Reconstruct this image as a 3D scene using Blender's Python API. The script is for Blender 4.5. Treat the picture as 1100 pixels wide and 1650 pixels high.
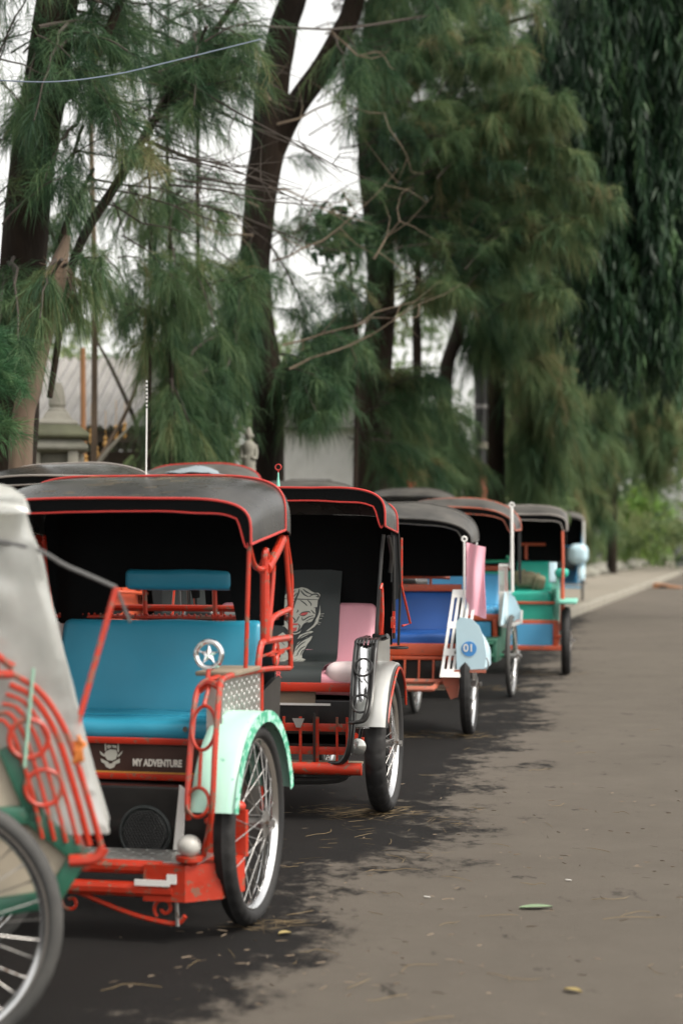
import bpy, bmesh, math, random
import numpy as np
from mathutils import Vector, Matrix, noise as mnoise

for o in list(bpy.data.objects):
    bpy.data.objects.remove(o)
random.seed(7)
RNG = np.random.default_rng(7)
PI = math.pi
R = math.radians
scene = bpy.context.scene
COL = scene.collection

# ------------------------------------------------------------------ camera
CAM_H = 1.2
cam_d = bpy.data.cameras.new('camera')
cam = bpy.data.objects.new('camera', cam_d)
COL.objects.link(cam)
cam.location = (0, 0, CAM_H)
cam.rotation_euler = (R(90) + math.atan(45 / 3000), 0, 0)
cam_d.sensor_fit = 'VERTICAL'
cam_d.sensor_height = 36
cam_d.sensor_width = 24
cam_d.lens = 3000 / 1650 * 36
cam_d.clip_start = 0.05
cam_d.clip_end = 600
cam_d.dof.use_dof = True
cam_d.dof.focus_distance = 7.9
cam_d.dof.aperture_fstop = 2.5
scene.camera = cam

# ------------------------------------------------------------------ sky, sun, exposure
SUN_EL, SUN_AZ = 52, 118          # azimuth clockwise from the view direction (+Y)
world = bpy.data.worlds.new('World')
scene.world = world
world.use_nodes = True
wn = world.node_tree
wn.nodes.clear()
w_out = wn.nodes.new('ShaderNodeOutputWorld')
w_bg = wn.nodes.new('ShaderNodeBackground')
w_sky = wn.nodes.new('ShaderNodeTexSky')
w_sky.sky_type = 'NISHITA'
w_sky.sun_disc = False
w_sky.sun_elevation = R(SUN_EL)
w_sky.sun_rotation = R(SUN_AZ)
w_sky.air_density = 1.0
w_sky.dust_density = 3.0
w_hsv = wn.nodes.new('ShaderNodeHueSaturation')
w_hsv.inputs['Saturation'].default_value = 0.10      # overcast: a nearly white sky
wn.links.new(w_sky.outputs[0], w_hsv.inputs['Color'])
w_warm = wn.nodes.new('ShaderNodeMix'); w_warm.data_type = 'RGBA'; w_warm.blend_type = 'MULTIPLY'
w_warm.inputs[0].default_value = 1.0; w_warm.inputs[7].default_value = (1.0, 0.975, 0.92, 1)
wn.links.new(w_hsv.outputs[0], w_warm.inputs[6])
wn.links.new(w_warm.outputs[2], w_bg.inputs['Color'])
w_bg.inputs['Strength'].default_value = 0.15
wn.links.new(w_bg.outputs[0], w_out.inputs[0])

sun_d = bpy.data.lights.new('sun', 'SUN')
sun_d.energy = 1.2
sun_d.angle = R(18)
sun_d.color = (1.0, 0.93, 0.82)
sun = bpy.data.objects.new('sun', sun_d)
COL.objects.link(sun)
sd = Vector((math.sin(R(SUN_AZ)) * math.cos(R(SUN_EL)), math.cos(R(SUN_AZ)) * math.cos(R(SUN_EL)), math.sin(R(SUN_EL))))
sun.rotation_euler = sd.to_track_quat('Z', 'Y').to_euler()
sun.location = sd * 30

vs = scene.view_settings
vs.view_transform = 'Standard'
vs.look = 'None'
vs.exposure = 1.12
vs.gamma = 1.0
scene.cycles.use_denoising = True
scene.cycles.max_bounces = 8
scene.cycles.transparent_max_bounces = 12

# ------------------------------------------------------------------ helpers: materials
def lin(r, g, b):
    return tuple((c / 255 / 12.92) if c / 255 <= 0.04045 else ((c / 255 + 0.055) / 1.055) ** 2.4 for c in (r, g, b))

def mat(name, color, rough=0.5, metal=0.0, var=0.25, vscale=6.0, bump=0.0, bscale=40.0, dust=0.0, dustcol=(0.28, 0.25, 0.21),
        chips=0.0, chipcol=(0.12, 0.08, 0.06), spec=0.5, coat=0.0, stretch=(1, 1, 1), rvar=0.15):
    m = bpy.data.materials.new(name)
    m.use_nodes = True
    nt = m.node_tree
    b = nt.nodes['Principled BSDF']
    tc = nt.nodes.new('ShaderNodeTexCoord')
    mp = nt.nodes.new('ShaderNodeMapping')
    mp.inputs['Scale'].default_value = stretch
    nt.links.new(tc.outputs['Object'], mp.inputs[0])
    n1 = nt.nodes.new('ShaderNodeTexNoise')
    n1.inputs['Scale'].default_value = vscale
    n1.inputs['Detail'].default_value = 6
    nt.links.new(mp.outputs[0], n1.inputs['Vector'])
    mix = nt.nodes.new('ShaderNodeMix'); mix.data_type = 'RGBA'
    mix.inputs[6].default_value = (*[max(0, c * (1 - var)) for c in color], 1)
    mix.inputs[7].default_value = (*[min(1, c * (1 + var)) for c in color], 1)
    nt.links.new(n1.outputs['Fac'], mix.inputs[0])
    last = mix.outputs[2]
    if chips > 0:
        n2 = nt.nodes.new('ShaderNodeTexNoise'); n2.inputs['Scale'].default_value = 28; n2.inputs['Detail'].default_value = 8
        n2.inputs['Roughness'].default_value = 0.7
        nt.links.new(mp.outputs[0], n2.inputs['Vector'])
        rp = nt.nodes.new('ShaderNodeMapRange')
        rp.inputs[1].default_value = 0.66 - chips * 0.2; rp.inputs[2].default_value = 0.69 - chips * 0.2
        nt.links.new(n2.outputs['Fac'], rp.inputs[0])
        mx = nt.nodes.new('ShaderNodeMix'); mx.data_type = 'RGBA'
        nt.links.new(rp.outputs[0], mx.inputs[0]); nt.links.new(last, mx.inputs[6]); mx.inputs[7].default_value = (*chipcol, 1)
        last = mx.outputs[2]
    if dust > 0:
        n3 = nt.nodes.new('ShaderNodeTexNoise'); n3.inputs['Scale'].default_value = 3.1; n3.inputs['Detail'].default_value = 9
        n3.inputs['Roughness'].default_value = 0.65
        nt.links.new(mp.outputs[0], n3.inputs['Vector'])
        rp = nt.nodes.new('ShaderNodeMapRange')
        rp.inputs[1].default_value = 0.35; rp.inputs[2].default_value = 0.75; rp.inputs[4].default_value = dust
        nt.links.new(n3.outputs['Fac'], rp.inputs[0])
        mx = nt.nodes.new('ShaderNodeMix'); mx.data_type = 'RGBA'
        nt.links.new(rp.outputs[0], mx.inputs[0]); nt.links.new(last, mx.inputs[6]); mx.inputs[7].default_value = (*dustcol, 1)
        last = mx.outputs[2]
    nt.links.new(last, b.inputs['Base Color'])
    rr = nt.nodes.new('ShaderNodeMapRange')
    rr.inputs[3].default_value = max(0.03, rough - rvar); rr.inputs[4].default_value = min(1, rough + rvar)
    nt.links.new(n1.outputs['Fac'], rr.inputs[0])
    nt.links.new(rr.outputs[0], b.inputs['Roughness'])
    b.inputs['Metallic'].default_value = metal
    b.inputs['Specular IOR Level'].default_value = spec
    b.inputs['Coat Weight'].default_value = coat
    if bump > 0:
        nb = nt.nodes.new('ShaderNodeTexNoise'); nb.inputs['Scale'].default_value = bscale; nb.inputs['Detail'].default_value = 6
        nt.links.new(mp.outputs[0], nb.inputs['Vector'])
        bp = nt.nodes.new('ShaderNodeBump'); bp.inputs['Strength'].default_value = bump; bp.inputs['Distance'].default_value = 0.01
        nt.links.new(nb.outputs['Fac'], bp.inputs['Height']); nt.links.new(bp.outputs[0], b.inputs['Normal'])
    return m

M = {}
M['red'] = mat('red_paint', (0.43, 0.022, 0.006), 0.38, chips=0.55, chipcol=(0.20, 0.09, 0.06), var=0.25, vscale=9, dust=0.25, dustcol=(0.20, 0.07, 0.04), bump=0.12, bscale=35)
M['orange'] = mat('orange_paint', (0.50, 0.075, 0.025), 0.45, chips=0.3, var=0.2, dust=0.2)
M['rustred'] = mat('worn_red_paint', (0.42, 0.09, 0.045), 0.5, chips=0.5, var=0.25, dust=0.35)
M['black'] = mat('black_paint', (0.008, 0.008, 0.009), 0.35, var=0.3, dust=0.08, coat=0.3)
M['blackcloth'] = mat('black_cloth', (0.0050, 0.0055, 0.0060), 0.95, var=0.3, bump=0.15, bscale=90, spec=0.15)
M['hood'] = mat('black_vinyl', (0.016, 0.016, 0.016), 0.27, var=0.35, bump=0.03, bscale=10, dust=0.24, dustcol=(0.19, 0.175, 0.15))
M['hoodgrey'] = mat('weathered_vinyl', (0.035, 0.034, 0.033), 0.5, var=0.35, bump=0.1, bscale=14, dust=0.6, dustcol=(0.17, 0.155, 0.135))
M['piping'] = mat('red_piping', (0.48, 0.035, 0.028), 0.45, var=0.2)
M['piping_grey'] = mat('grey_piping', (0.30, 0.27, 0.25), 0.5, var=0.3)
M['teal'] = mat('teal_vinyl', (0.028, 0.265, 0.400), 0.34, var=0.16, bump=0.12, bscale=7, dust=0.10, dustcol=(0.10, 0.26, 0.33))
M['blue'] = mat('blue_vinyl', (0.012, 0.085, 0.33), 0.4, var=0.15, bump=0.05, bscale=9, dust=0.05, coat=0.1)
M['darkvinyl'] = mat('charcoal_vinyl', (0.030, 0.036, 0.036), 0.42, var=0.2, bump=0.04, bscale=8)
M['pink'] = mat('pink_vinyl', (0.72, 0.33, 0.40), 0.4, var=0.1, bump=0.05, bscale=9, dust=0.1)
M['pinkwhite'] = mat('lit_pink_vinyl', (0.78, 0.66, 0.66), 0.45, var=0.12, dust=0.12, dustcol=(0.7, 0.3, 0.36))  # paler copy of the pink: light on the seat roll put into the colour
M['mint'] = mat('mint_paint', (0.40, 0.68, 0.57), 0.32, var=0.12, chips=0.08, chipcol=(0.1, 0.35, 0.25), dust=0.4, dustcol=(0.40, 0.48, 0.42), coat=0.15, bump=0.06, bscale=18)
M['green'] = mat('green_paint', (0.01, 0.20, 0.10), 0.42, var=0.25, chips=0.25, dust=0.12)
M['darkgreen'] = mat('dark_green_paint', (0.008, 0.10, 0.06), 0.42, var=0.25, chips=0.25, dust=0.15)
M['greenworn'] = mat('worn_green_paint', (0.06, 0.36, 0.22), 0.45, var=0.35, chips=0.9, chipcol=(0.40, 0.70, 0.58))
M['steeldark'] = mat('dark_mesh', (0.06, 0.06, 0.06), 0.4, metal=0.6, var=0.2)
M['aqua'] = mat('aqua_green_vinyl', (0.02, 0.40, 0.30), 0.42, var=0.15, bump=0.05, bscale=9, dust=0.08)
M['aquapaint'] = mat('pale_aqua_paint', (0.22, 0.60, 0.48), 0.42, var=0.15, dust=0.15)
M['skyblue'] = mat('sky_blue_paint', (0.07, 0.34, 0.60), 0.42, var=0.15, dust=0.12)
M['paleblue'] = mat('pale_blue_paint', (0.50, 0.69, 0.78), 0.35, var=0.08, dust=0.12, coat=0.3)
M['white'] = mat('white_paint', (0.78, 0.77, 0.75), 0.45, var=0.08, dust=0.15)
M['lampwhite'] = mat('dull_white_plastic', (0.50, 0.49, 0.46), 0.4, var=0.2, vscale=12, dust=0.3)
M['palegreen'] = mat('pale_green_tape', (0.26, 0.46, 0.35), 0.5, var=0.15)
M['alu'] = mat('aluminium_sheet', (0.55, 0.55, 0.53), 0.36, metal=0.85, var=0.2, bump=0.05, bscale=25, dust=0.2)
M['chrome'] = mat('chrome', (0.72, 0.72, 0.73), 0.16, metal=1.0, var=0.1, dust=0.06, rvar=0.08)
M['steel'] = mat('dull_steel', (0.35, 0.34, 0.33), 0.4, metal=0.9, var=0.3, chips=0.3)
M['rubber'] = mat('tyre_rubber', (0.014, 0.014, 0.015), 0.7, var=0.3, bump=0.1, bscale=60, dust=0.18, dustcol=(0.09, 0.08, 0.07), spec=0.35)
M['rubbergrey'] = mat('grey_tyre_rubber', (0.05, 0.05, 0.05), 0.7, var=0.3, dust=0.4, dustcol=(0.15, 0.14, 0.12), spec=0.3)
M['brownboard'] = mat('brown_board', (0.050, 0.022, 0.016), 0.5, var=0.35, dust=0.2, dustcol=(0.12, 0.09, 0.08))
M['ply'] = mat('plywood', (0.22, 0.17, 0.12), 0.7, var=0.35, stretch=(1, 6, 6), dust=0.3)
M['print'] = mat('pale_print', (0.52, 0.52, 0.46), 0.55, var=0.15)
M['printred'] = mat('red_print', (0.62, 0.10, 0.10), 0.55, var=0.1)
M['lettering'] = mat('white_lettering', (0.75, 0.72, 0.66), 0.5, var=0.1)
M['bluemark'] = mat('blue_print', (0.06, 0.25, 0.58), 0.5, var=0.1)
M['yellow'] = mat('yellow_line', (0.5, 0.25, 0.05), 0.5, var=0.2)
M['canvas'] = mat('cream_canvas', (0.42, 0.36, 0.28), 0.8, var=0.2, bump=0.1, bscale=12, dust=0.3)
M['glasslens'] = mat('lamp_lens', (0.45, 0.45, 0.43), 0.15, metal=0.8, var=0.15, coat=0.5)
M['ragorange'] = mat('orange_rag', (0.65, 0.20, 0.04), 0.8, var=0.35)
M['rope'] = mat('grey_rope', (0.10, 0.10, 0.10), 0.8, var=0.3)
M['camo'] = mat('olive_bag', (0.16, 0.145, 0.09), 0.8, var=0.7, vscale=14, bump=0.1)
M['bluecloth'] = mat('pale_blue_cloth', (0.22, 0.26, 0.29), 0.8, var=0.2, bump=0.2, bscale=20)
M['pinkcloth'] = mat('pink_cloth', (0.76, 0.38, 0.46), 0.75, var=0.1, bump=0.1, bscale=30)

def plastic_material():
    m = bpy.data.materials.new('clear_plastic_sheet'); m.use_nodes = True
    nt = m.node_tree; nt.nodes.clear()
    out = nt.nodes.new('ShaderNodeOutputMaterial')
    tc = nt.nodes.new('ShaderNodeTexCoord')
    n = nt.nodes.new('ShaderNodeTexNoise'); n.inputs['Scale'].default_value = 4; n.inputs['Detail'].default_value = 6
    nt.links.new(tc.outputs['Object'], n.inputs['Vector'])
    tr = nt.nodes.new('ShaderNodeBsdfTransparent'); tr.inputs[0].default_value = (0.9, 0.92, 0.91, 1)
    tl = nt.nodes.new('ShaderNodeBsdfTranslucent'); tl.inputs[0].default_value = (0.88, 0.88, 0.86, 1)
    df = nt.nodes.new('ShaderNodeBsdfDiffuse'); df.inputs[0].default_value = (0.66, 0.66, 0.645, 1)
    gl = nt.nodes.new('ShaderNodeBsdfGlossy'); gl.inputs['Roughness'].default_value = 0.25
    a = nt.nodes.new('ShaderNodeMixShader'); a.inputs[0].default_value = 0.5
    nt.links.new(tl.outputs[0], a.inputs[1]); nt.links.new(df.outputs[0], a.inputs[2])
    mr = nt.nodes.new('ShaderNodeMapRange'); mr.inputs[1].default_value = 0.3; mr.inputs[2].default_value = 0.7
    mr.inputs[3].default_value = 0.30; mr.inputs[4].default_value = 0.66
    nt.links.new(n.outputs['Fac'], mr.inputs[0])
    b = nt.nodes.new('ShaderNodeMixShader'); nt.links.new(mr.outputs[0], b.inputs[0])
    nt.links.new(tr.outputs[0], b.inputs[1]); nt.links.new(a.outputs[0], b.inputs[2])
    c = nt.nodes.new('ShaderNodeMixShader'); c.inputs[0].default_value = 0.08
    nt.links.new(b.outputs[0], c.inputs[1]); nt.links.new(gl.outputs[0], c.inputs[2])
    nt.links.new(c.outputs[0], out.inputs[0])
    return m
M['plastic'] = plastic_material()

# ------------------------------------------------------------------ helpers: objects and meshes
def tag(o, label=None, cat=None, group=None, kind=None):
    if label: o['label'] = label
    if cat: o['category'] = cat
    if group: o['group'] = group
    if kind: o['kind'] = kind
    return o

def empty(name, loc=(0, 0, 0), rz=0.0):
    o = bpy.data.objects.new(name, None)
    o.empty_display_size = 0.2
    COL.objects.link(o)
    o.location = loc
    o.rotation_euler = (0, 0, rz)
    return o

def link_mesh(name, me, m, parent=None):
    o = bpy.data.objects.new(name, me)
    COL.objects.link(o)
    if m is not None and not me.materials:
        me.materials.append(m)
    if parent is not None:
        o.parent = parent
    return o

def smooth_pts(pts, n=6, closed=False):
    P = [Vector(p) for p in pts]
    if len(P) < 3:
        return P
    out = []
    cnt = len(P) if closed else len(P) - 1
    for i in range(cnt):
        if closed:
            p0, p1, p2, p3 = P[i - 1], P[i], P[(i + 1) % len(P)], P[(i + 2) % len(P)]
        else:
            p0 = P[i - 1] if i > 0 else P[0] * 2 - P[1]
            p1, p2 = P[i], P[i + 1]
            p3 = P[i + 2] if i + 2 < len(P) else P[-1] * 2 - P[-2]
        for k in range(n):
            t = k / n
            out.append(0.5 * ((2 * p1) + (-p0 + p2) * t + (2 * p0 - 5 * p1 + 4 * p2 - p3) * t * t + (-p0 + 3 * p1 - 3 * p2 + p3) * t ** 3))
    if not closed:
        out.append(P[-1])
    return out

class MB:
    def __init__(self):
        self.v = []; self.f = []
    def add(self, vs, fs):
        o = len(self.v)
        self.v.extend([tuple(p) for p in vs])
        self.f.extend([tuple(i + o for i in f) for f in fs])
        return self
    def box(self, c, s, rot=None, bev=0.0):
        if bev > 0:
            return self.rbox(c, s, bev, 1, rot)
        h = [x / 2 for x in s]
        vs = [Vector((sx * h[0], sy * h[1], sz * h[2])) for sx in (-1, 1) for sy in (-1, 1) for sz in (-1, 1)]
        if rot is not None:
            vs = [rot @ p for p in vs]
        c = Vector(c)
        return self.add([p + c for p in vs], [(0, 1, 3, 2), (4, 6, 7, 5), (0, 4, 5, 1), (2, 3, 7, 6), (0, 2, 6, 4), (1, 5, 7, 3)])
    def rbox(self, c, s, r, n=3, rot=None, fn=None, div=None):
        # rounded box: every face is a grid; coordinates bunch into the rounded edges
        h = [x / 2 for x in s]
        r = min(r, *[x * 0.999 for x in h])
        def axis_pts(hh, d):
            a = [-hh + r * (1 - math.cos(PI / 2 * k / n)) * 1.0 for k in range(n)]
            a = [-hh + r * k / n for k in range(n)]
            m = [-hh + r + (2 * hh - 2 * r) * k / d for k in range(d + 1)]
            return a + m + [-q for q in reversed(a)]
        d = div or (1, 1, 1)
        AX = [axis_pts(h[i], d[i]) for i in range(3)]
        inner = [h[i] - r for i in range(3)]
        vs, fs, idx = [], [], {}
        def vert(p):
            key = tuple(round(q, 6) for q in p)
            if key in idx:
                return idx[key]
            q = Vector(p)
            inn = Vector([max(-inner[i], min(inner[i], q[i])) for i in range(3)])
            dd = q - inn
            L = dd.length
            if L > 1e-9:
                q = inn + dd / L * r
            if fn:
                q = Vector(fn(q))
            if rot is not None:
                q = rot @ q
            idx[key] = len(vs)
            vs.append(q + Vector(c))
            return idx[key]
        for ax in range(3):
            u, w = (ax + 1) % 3, (ax + 2) % 3
            for sg in (-1, 1):
                for i in range(len(AX[u]) - 1):
                    for j in range(len(AX[w]) - 1):
                        q = []
                        for a, b in ((i, j), (i + 1, j), (i + 1, j + 1), (i, j + 1)):
                            p = [0, 0, 0]; p[ax] = sg * h[ax]; p[u] = AX[u][a]; p[w] = AX[w][b]
                            q.append(vert(p))
                        if len(set(q)) >= 3:
                            fs.append(tuple(q) if sg > 0 else tuple(reversed(q)))
        return self.add(vs, fs)
    def tube(self, pts, r, seg=8, sm=0, closed=False, caps=True):
        P = [Vector(p) for p in pts]
        if sm:
            if isinstance(r, (list, tuple)):
                rr = []
                for i in range(len(r) - 1):
                    rr += [r[i] + (r[i + 1] - r[i]) * k / sm for k in range(sm)]
                rr.append(r[-1]); r = rr
            P = smooth_pts(P, sm, closed)
        n = len(P)
        rad = r if isinstance(r, (list, tuple)) else [r] * n
        T = []
        for i in range(n):
            a = P[(i - 1) % n] if (closed or i > 0) else P[i]
            b = P[(i + 1) % n] if (closed or i < n - 1) else P[i]
            t = (b - a)
            T.append(t.normalized() if t.length > 1e-9 else Vector((0, 0, 1)))
        up = Vector((0, 0, 1)) if abs(T[0].z) < 0.9 else Vector((1, 0, 0))
        N = (up - T[0] * up.dot(T[0])).normalized()
        vs, fs = [], []
        for i in range(n):
            N = (N - T[i] * N.dot(T[i]))
            N = N.normalized() if N.length > 1e-6 else T[i].orthogonal().normalized()
            Bn = T[i].cross(N)
            for k in range(seg):
                a = 2 * PI * k / seg
                vs.append(P[i] + (N * math.cos(a) + Bn * math.sin(a)) * rad[i])
        for i in range(n if closed else n - 1):
            j = (i + 1) % n
            for k in range(seg):
                k2 = (k + 1) % seg
                fs.append((i * seg + k, i * seg + k2, j * seg + k2, j * seg + k))
        if caps and not closed:
            fs.append(tuple(range(seg - 1, -1, -1)))
            fs.append(tuple((n - 1) * seg + k for k in range(seg)))
        return self.add(vs, fs)
    def lathe(self, prof, c=(0, 0, 0), axis='z', seg=32, loop=False, fn=None):
        vs, fs = [], []
        n = len(prof)
        for k in range(seg):
            a = 2 * PI * k / seg
            for (rr, hh) in prof:
                if fn:
                    rr, hh = fn(rr, hh, a)
                ca, sa = math.cos(a) * rr, math.sin(a) * rr
                p = {'z': (ca, sa, hh), 'x': (hh, ca, sa), 'y': (sa, hh, ca)}[axis]
                vs.append(Vector(p) + Vector(c))
        for k in range(seg):
            k2 = (k + 1) % seg
            for i in range(n if loop else n - 1):
                j = (i + 1) % n
                fs.append((k * n + i, k2 * n + i, k2 * n + j, k * n + j))
        if not loop:
            if prof[0][0] > 1e-6:
                fs.append(tuple(k * n for k in range(seg))[::-1])
            if prof[-1][0] > 1e-6:
                fs.append(tuple(k * n + n - 1 for k in range(seg)))
        return self.add(vs, fs)
    def torus(self, c, axis, RR, r, seg=28, rs=8, sx=1.0, sz=1.0):
        e = {'x': (Vector((0, 1, 0)), Vector((0, 0, 1))), 'y': (Vector((1, 0, 0)), Vector((0, 0, 1))), 'z': (Vector((1, 0, 0)), Vector((0, 1, 0)))}[axis]
        pts = [Vector(c) + e[0] * math.cos(2 * PI * k / seg) * RR * sx + e[1] * math.sin(2 * PI * k / seg) * RR * sz for k in range(seg)]
        return self.tube(pts, r, rs, 0, True)
    def ball(self, c, r, sc=(1, 1, 1), n=10):
        prof = [(max(1e-7, math.sin(PI * k / n)) * r, -math.cos(PI * k / n) * r) for k in range(n + 1)]
        o = len(self.v)
        self.lathe(prof, (0, 0, 0), 'z', n * 2)
        for i in range(o, len(self.v)):
            p = self.v[i]
            self.v[i] = (p[0] * sc[0] + c[0], p[1] * sc[1] + c[1], p[2] * sc[2] + c[2])
        return self
    def grid(self, P, thick=0.0, flip=False):
        # P: rows of points; thick > 0 closes a second skin along the vertex normals
        n, m = len(P), len(P[0])
        V = [[Vector(p) for p in row] for row in P]
        vs = [p for row in V for p in row]
        fs = [(i * m + j, i * m + j + 1, (i + 1) * m + j + 1, (i + 1) * m + j) for i in range(n - 1) for j in range(m - 1)]
        if thick:
            Nn = []
            for i in range(n):
                for j in range(m):
                    du = V[min(n - 1, i + 1)][j] - V[max(0, i - 1)][j]
                    dv = V[i][min(m - 1, j + 1)] - V[i][max(0, j - 1)]
                    q = dv.cross(du)
                    Nn.append(q.normalized() if q.length > 1e-9 else Vector((0, 0, 1)))
            o = len(vs)
            vs = vs + [vs[k] - Nn[k] * thick for k in range(o)]
            fs2 = [tuple(i + o for i in reversed(f)) for f in fs]
            edge = [(0, j) for j in range(m)] + [(i, m - 1) for i in range(1, n)] + [(n - 1, j) for j in range(m - 2, -1, -1)] + [(i, 0) for i in range(n - 2, 0, -1)]
            idx = [i * m + j for i, j in edge]
            side = [(idx[k], idx[(k + 1) % len(idx)], idx[(k + 1) % len(idx)] + o, idx[k] + o) for k in range(len(idx))]
            fs = [tuple(reversed(f)) for f in fs] + [tuple(reversed(f)) for f in fs2] + side
        return self.add(vs, fs)
    def prism(self, poly, a0, a1, axis='z'):
        # poly: 2D outline; extruded along axis from a0 to a1
        def P(u, w, h):
            return {'z': (u, w, h), 'x': (h, u, w), 'y': (u, h, w)}[axis]
        n = len(poly)
        vs = [P(u, w, a0) for u, w in poly] + [P(u, w, a1) for u, w in poly]
        fs = [tuple(range(n))[::-1], tuple(range(n, 2 * n))] + [(k, (k + 1) % n, n + (k + 1) % n, n + k) for k in range(n)]
        return self.add(vs, fs)
    def mirror_x(self):
        n = len(self.v)
        self.v += [(-p[0], p[1], p[2]) for p in self.v[:n]]
        self.f += [tuple(i + n for i in reversed(f)) for f in self.f[:]]
        return self
    def xform(self, mtx):
        self.v = [tuple(mtx @ Vector(p)) for p in self.v]
        return self
    def mesh(self, name, angle=35):
        me = bpy.data.meshes.new(name)
        me.from_pydata(self.v, [], self.f)
        bm = bmesh.new(); bm.from_mesh(me)
        bmesh.ops.recalc_face_normals(bm, faces=bm.faces)
        bm.to_mesh(me); bm.free()
        me.polygons.foreach_set('use_smooth', [True] * len(me.polygons))
        me.set_sharp_from_angle(angle=R(angle))
        me.update()
        return me
    def build(self, name, m, parent=None, angle=35):
        return link_mesh(name, self.mesh(name, angle), m, parent)

def text_obj(name, s, size, m, parent, loc, rot, extrude=0.001, offset=0.0, align='CENTER'):
    c = bpy.data.curves.new(name, 'FONT')
    c.body = s; c.size = size; c.extrude = extrude; c.offset = offset
    c.align_x = align; c.align_y = 'CENTER'
    tmp = bpy.data.objects.new('tmp_text', c)
    COL.objects.link(tmp)
    bpy.context.view_layer.update()
    me = bpy.data.meshes.new_from_object(tmp.evaluated_get(bpy.context.evaluated_depsgraph_get()))
    bpy.data.objects.remove(tmp)
    me.materials.clear()
    me.transform(Matrix.Translation(loc) @ rot.to_4x4())
    return link_mesh(name, me, m, parent)

def fast_mesh(name, V, loops, starts, tint=None, smooth=False):
    me = bpy.data.meshes.new(name)
    me.vertices.add(len(V)); me.vertices.foreach_set('co', np.ascontiguousarray(V, dtype=np.float32).ravel())
    me.loops.add(len(loops)); me.loops.foreach_set('vertex_index', np.ascontiguousarray(loops, dtype=np.int32))
    me.polygons.add(len(starts)); me.polygons.foreach_set('loop_start', np.ascontiguousarray(starts, dtype=np.int32))
    me.update(calc_edges=True)
    if tint is not None:
        at = me.attributes.new('tint', 'FLOAT', 'POINT')
        at.data.foreach_set('value', np.ascontiguousarray(tint, dtype=np.float32))
    return me

def at(px, py, d):
    return Vector(((px - 550) * d / 3000, d, CAM_H + (870 - py) * d / 3000))

# ------------------------------------------------------------------ ground
DIR = Vector((0.2241, 0.9746, 0))            # along the kerb
PER = Vector((0.9746, -0.2241, 0))           # towards the road
SL = 0.23
def along(u, y, z=0.0):
    return Vector((u + SL * y, y, z))

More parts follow.
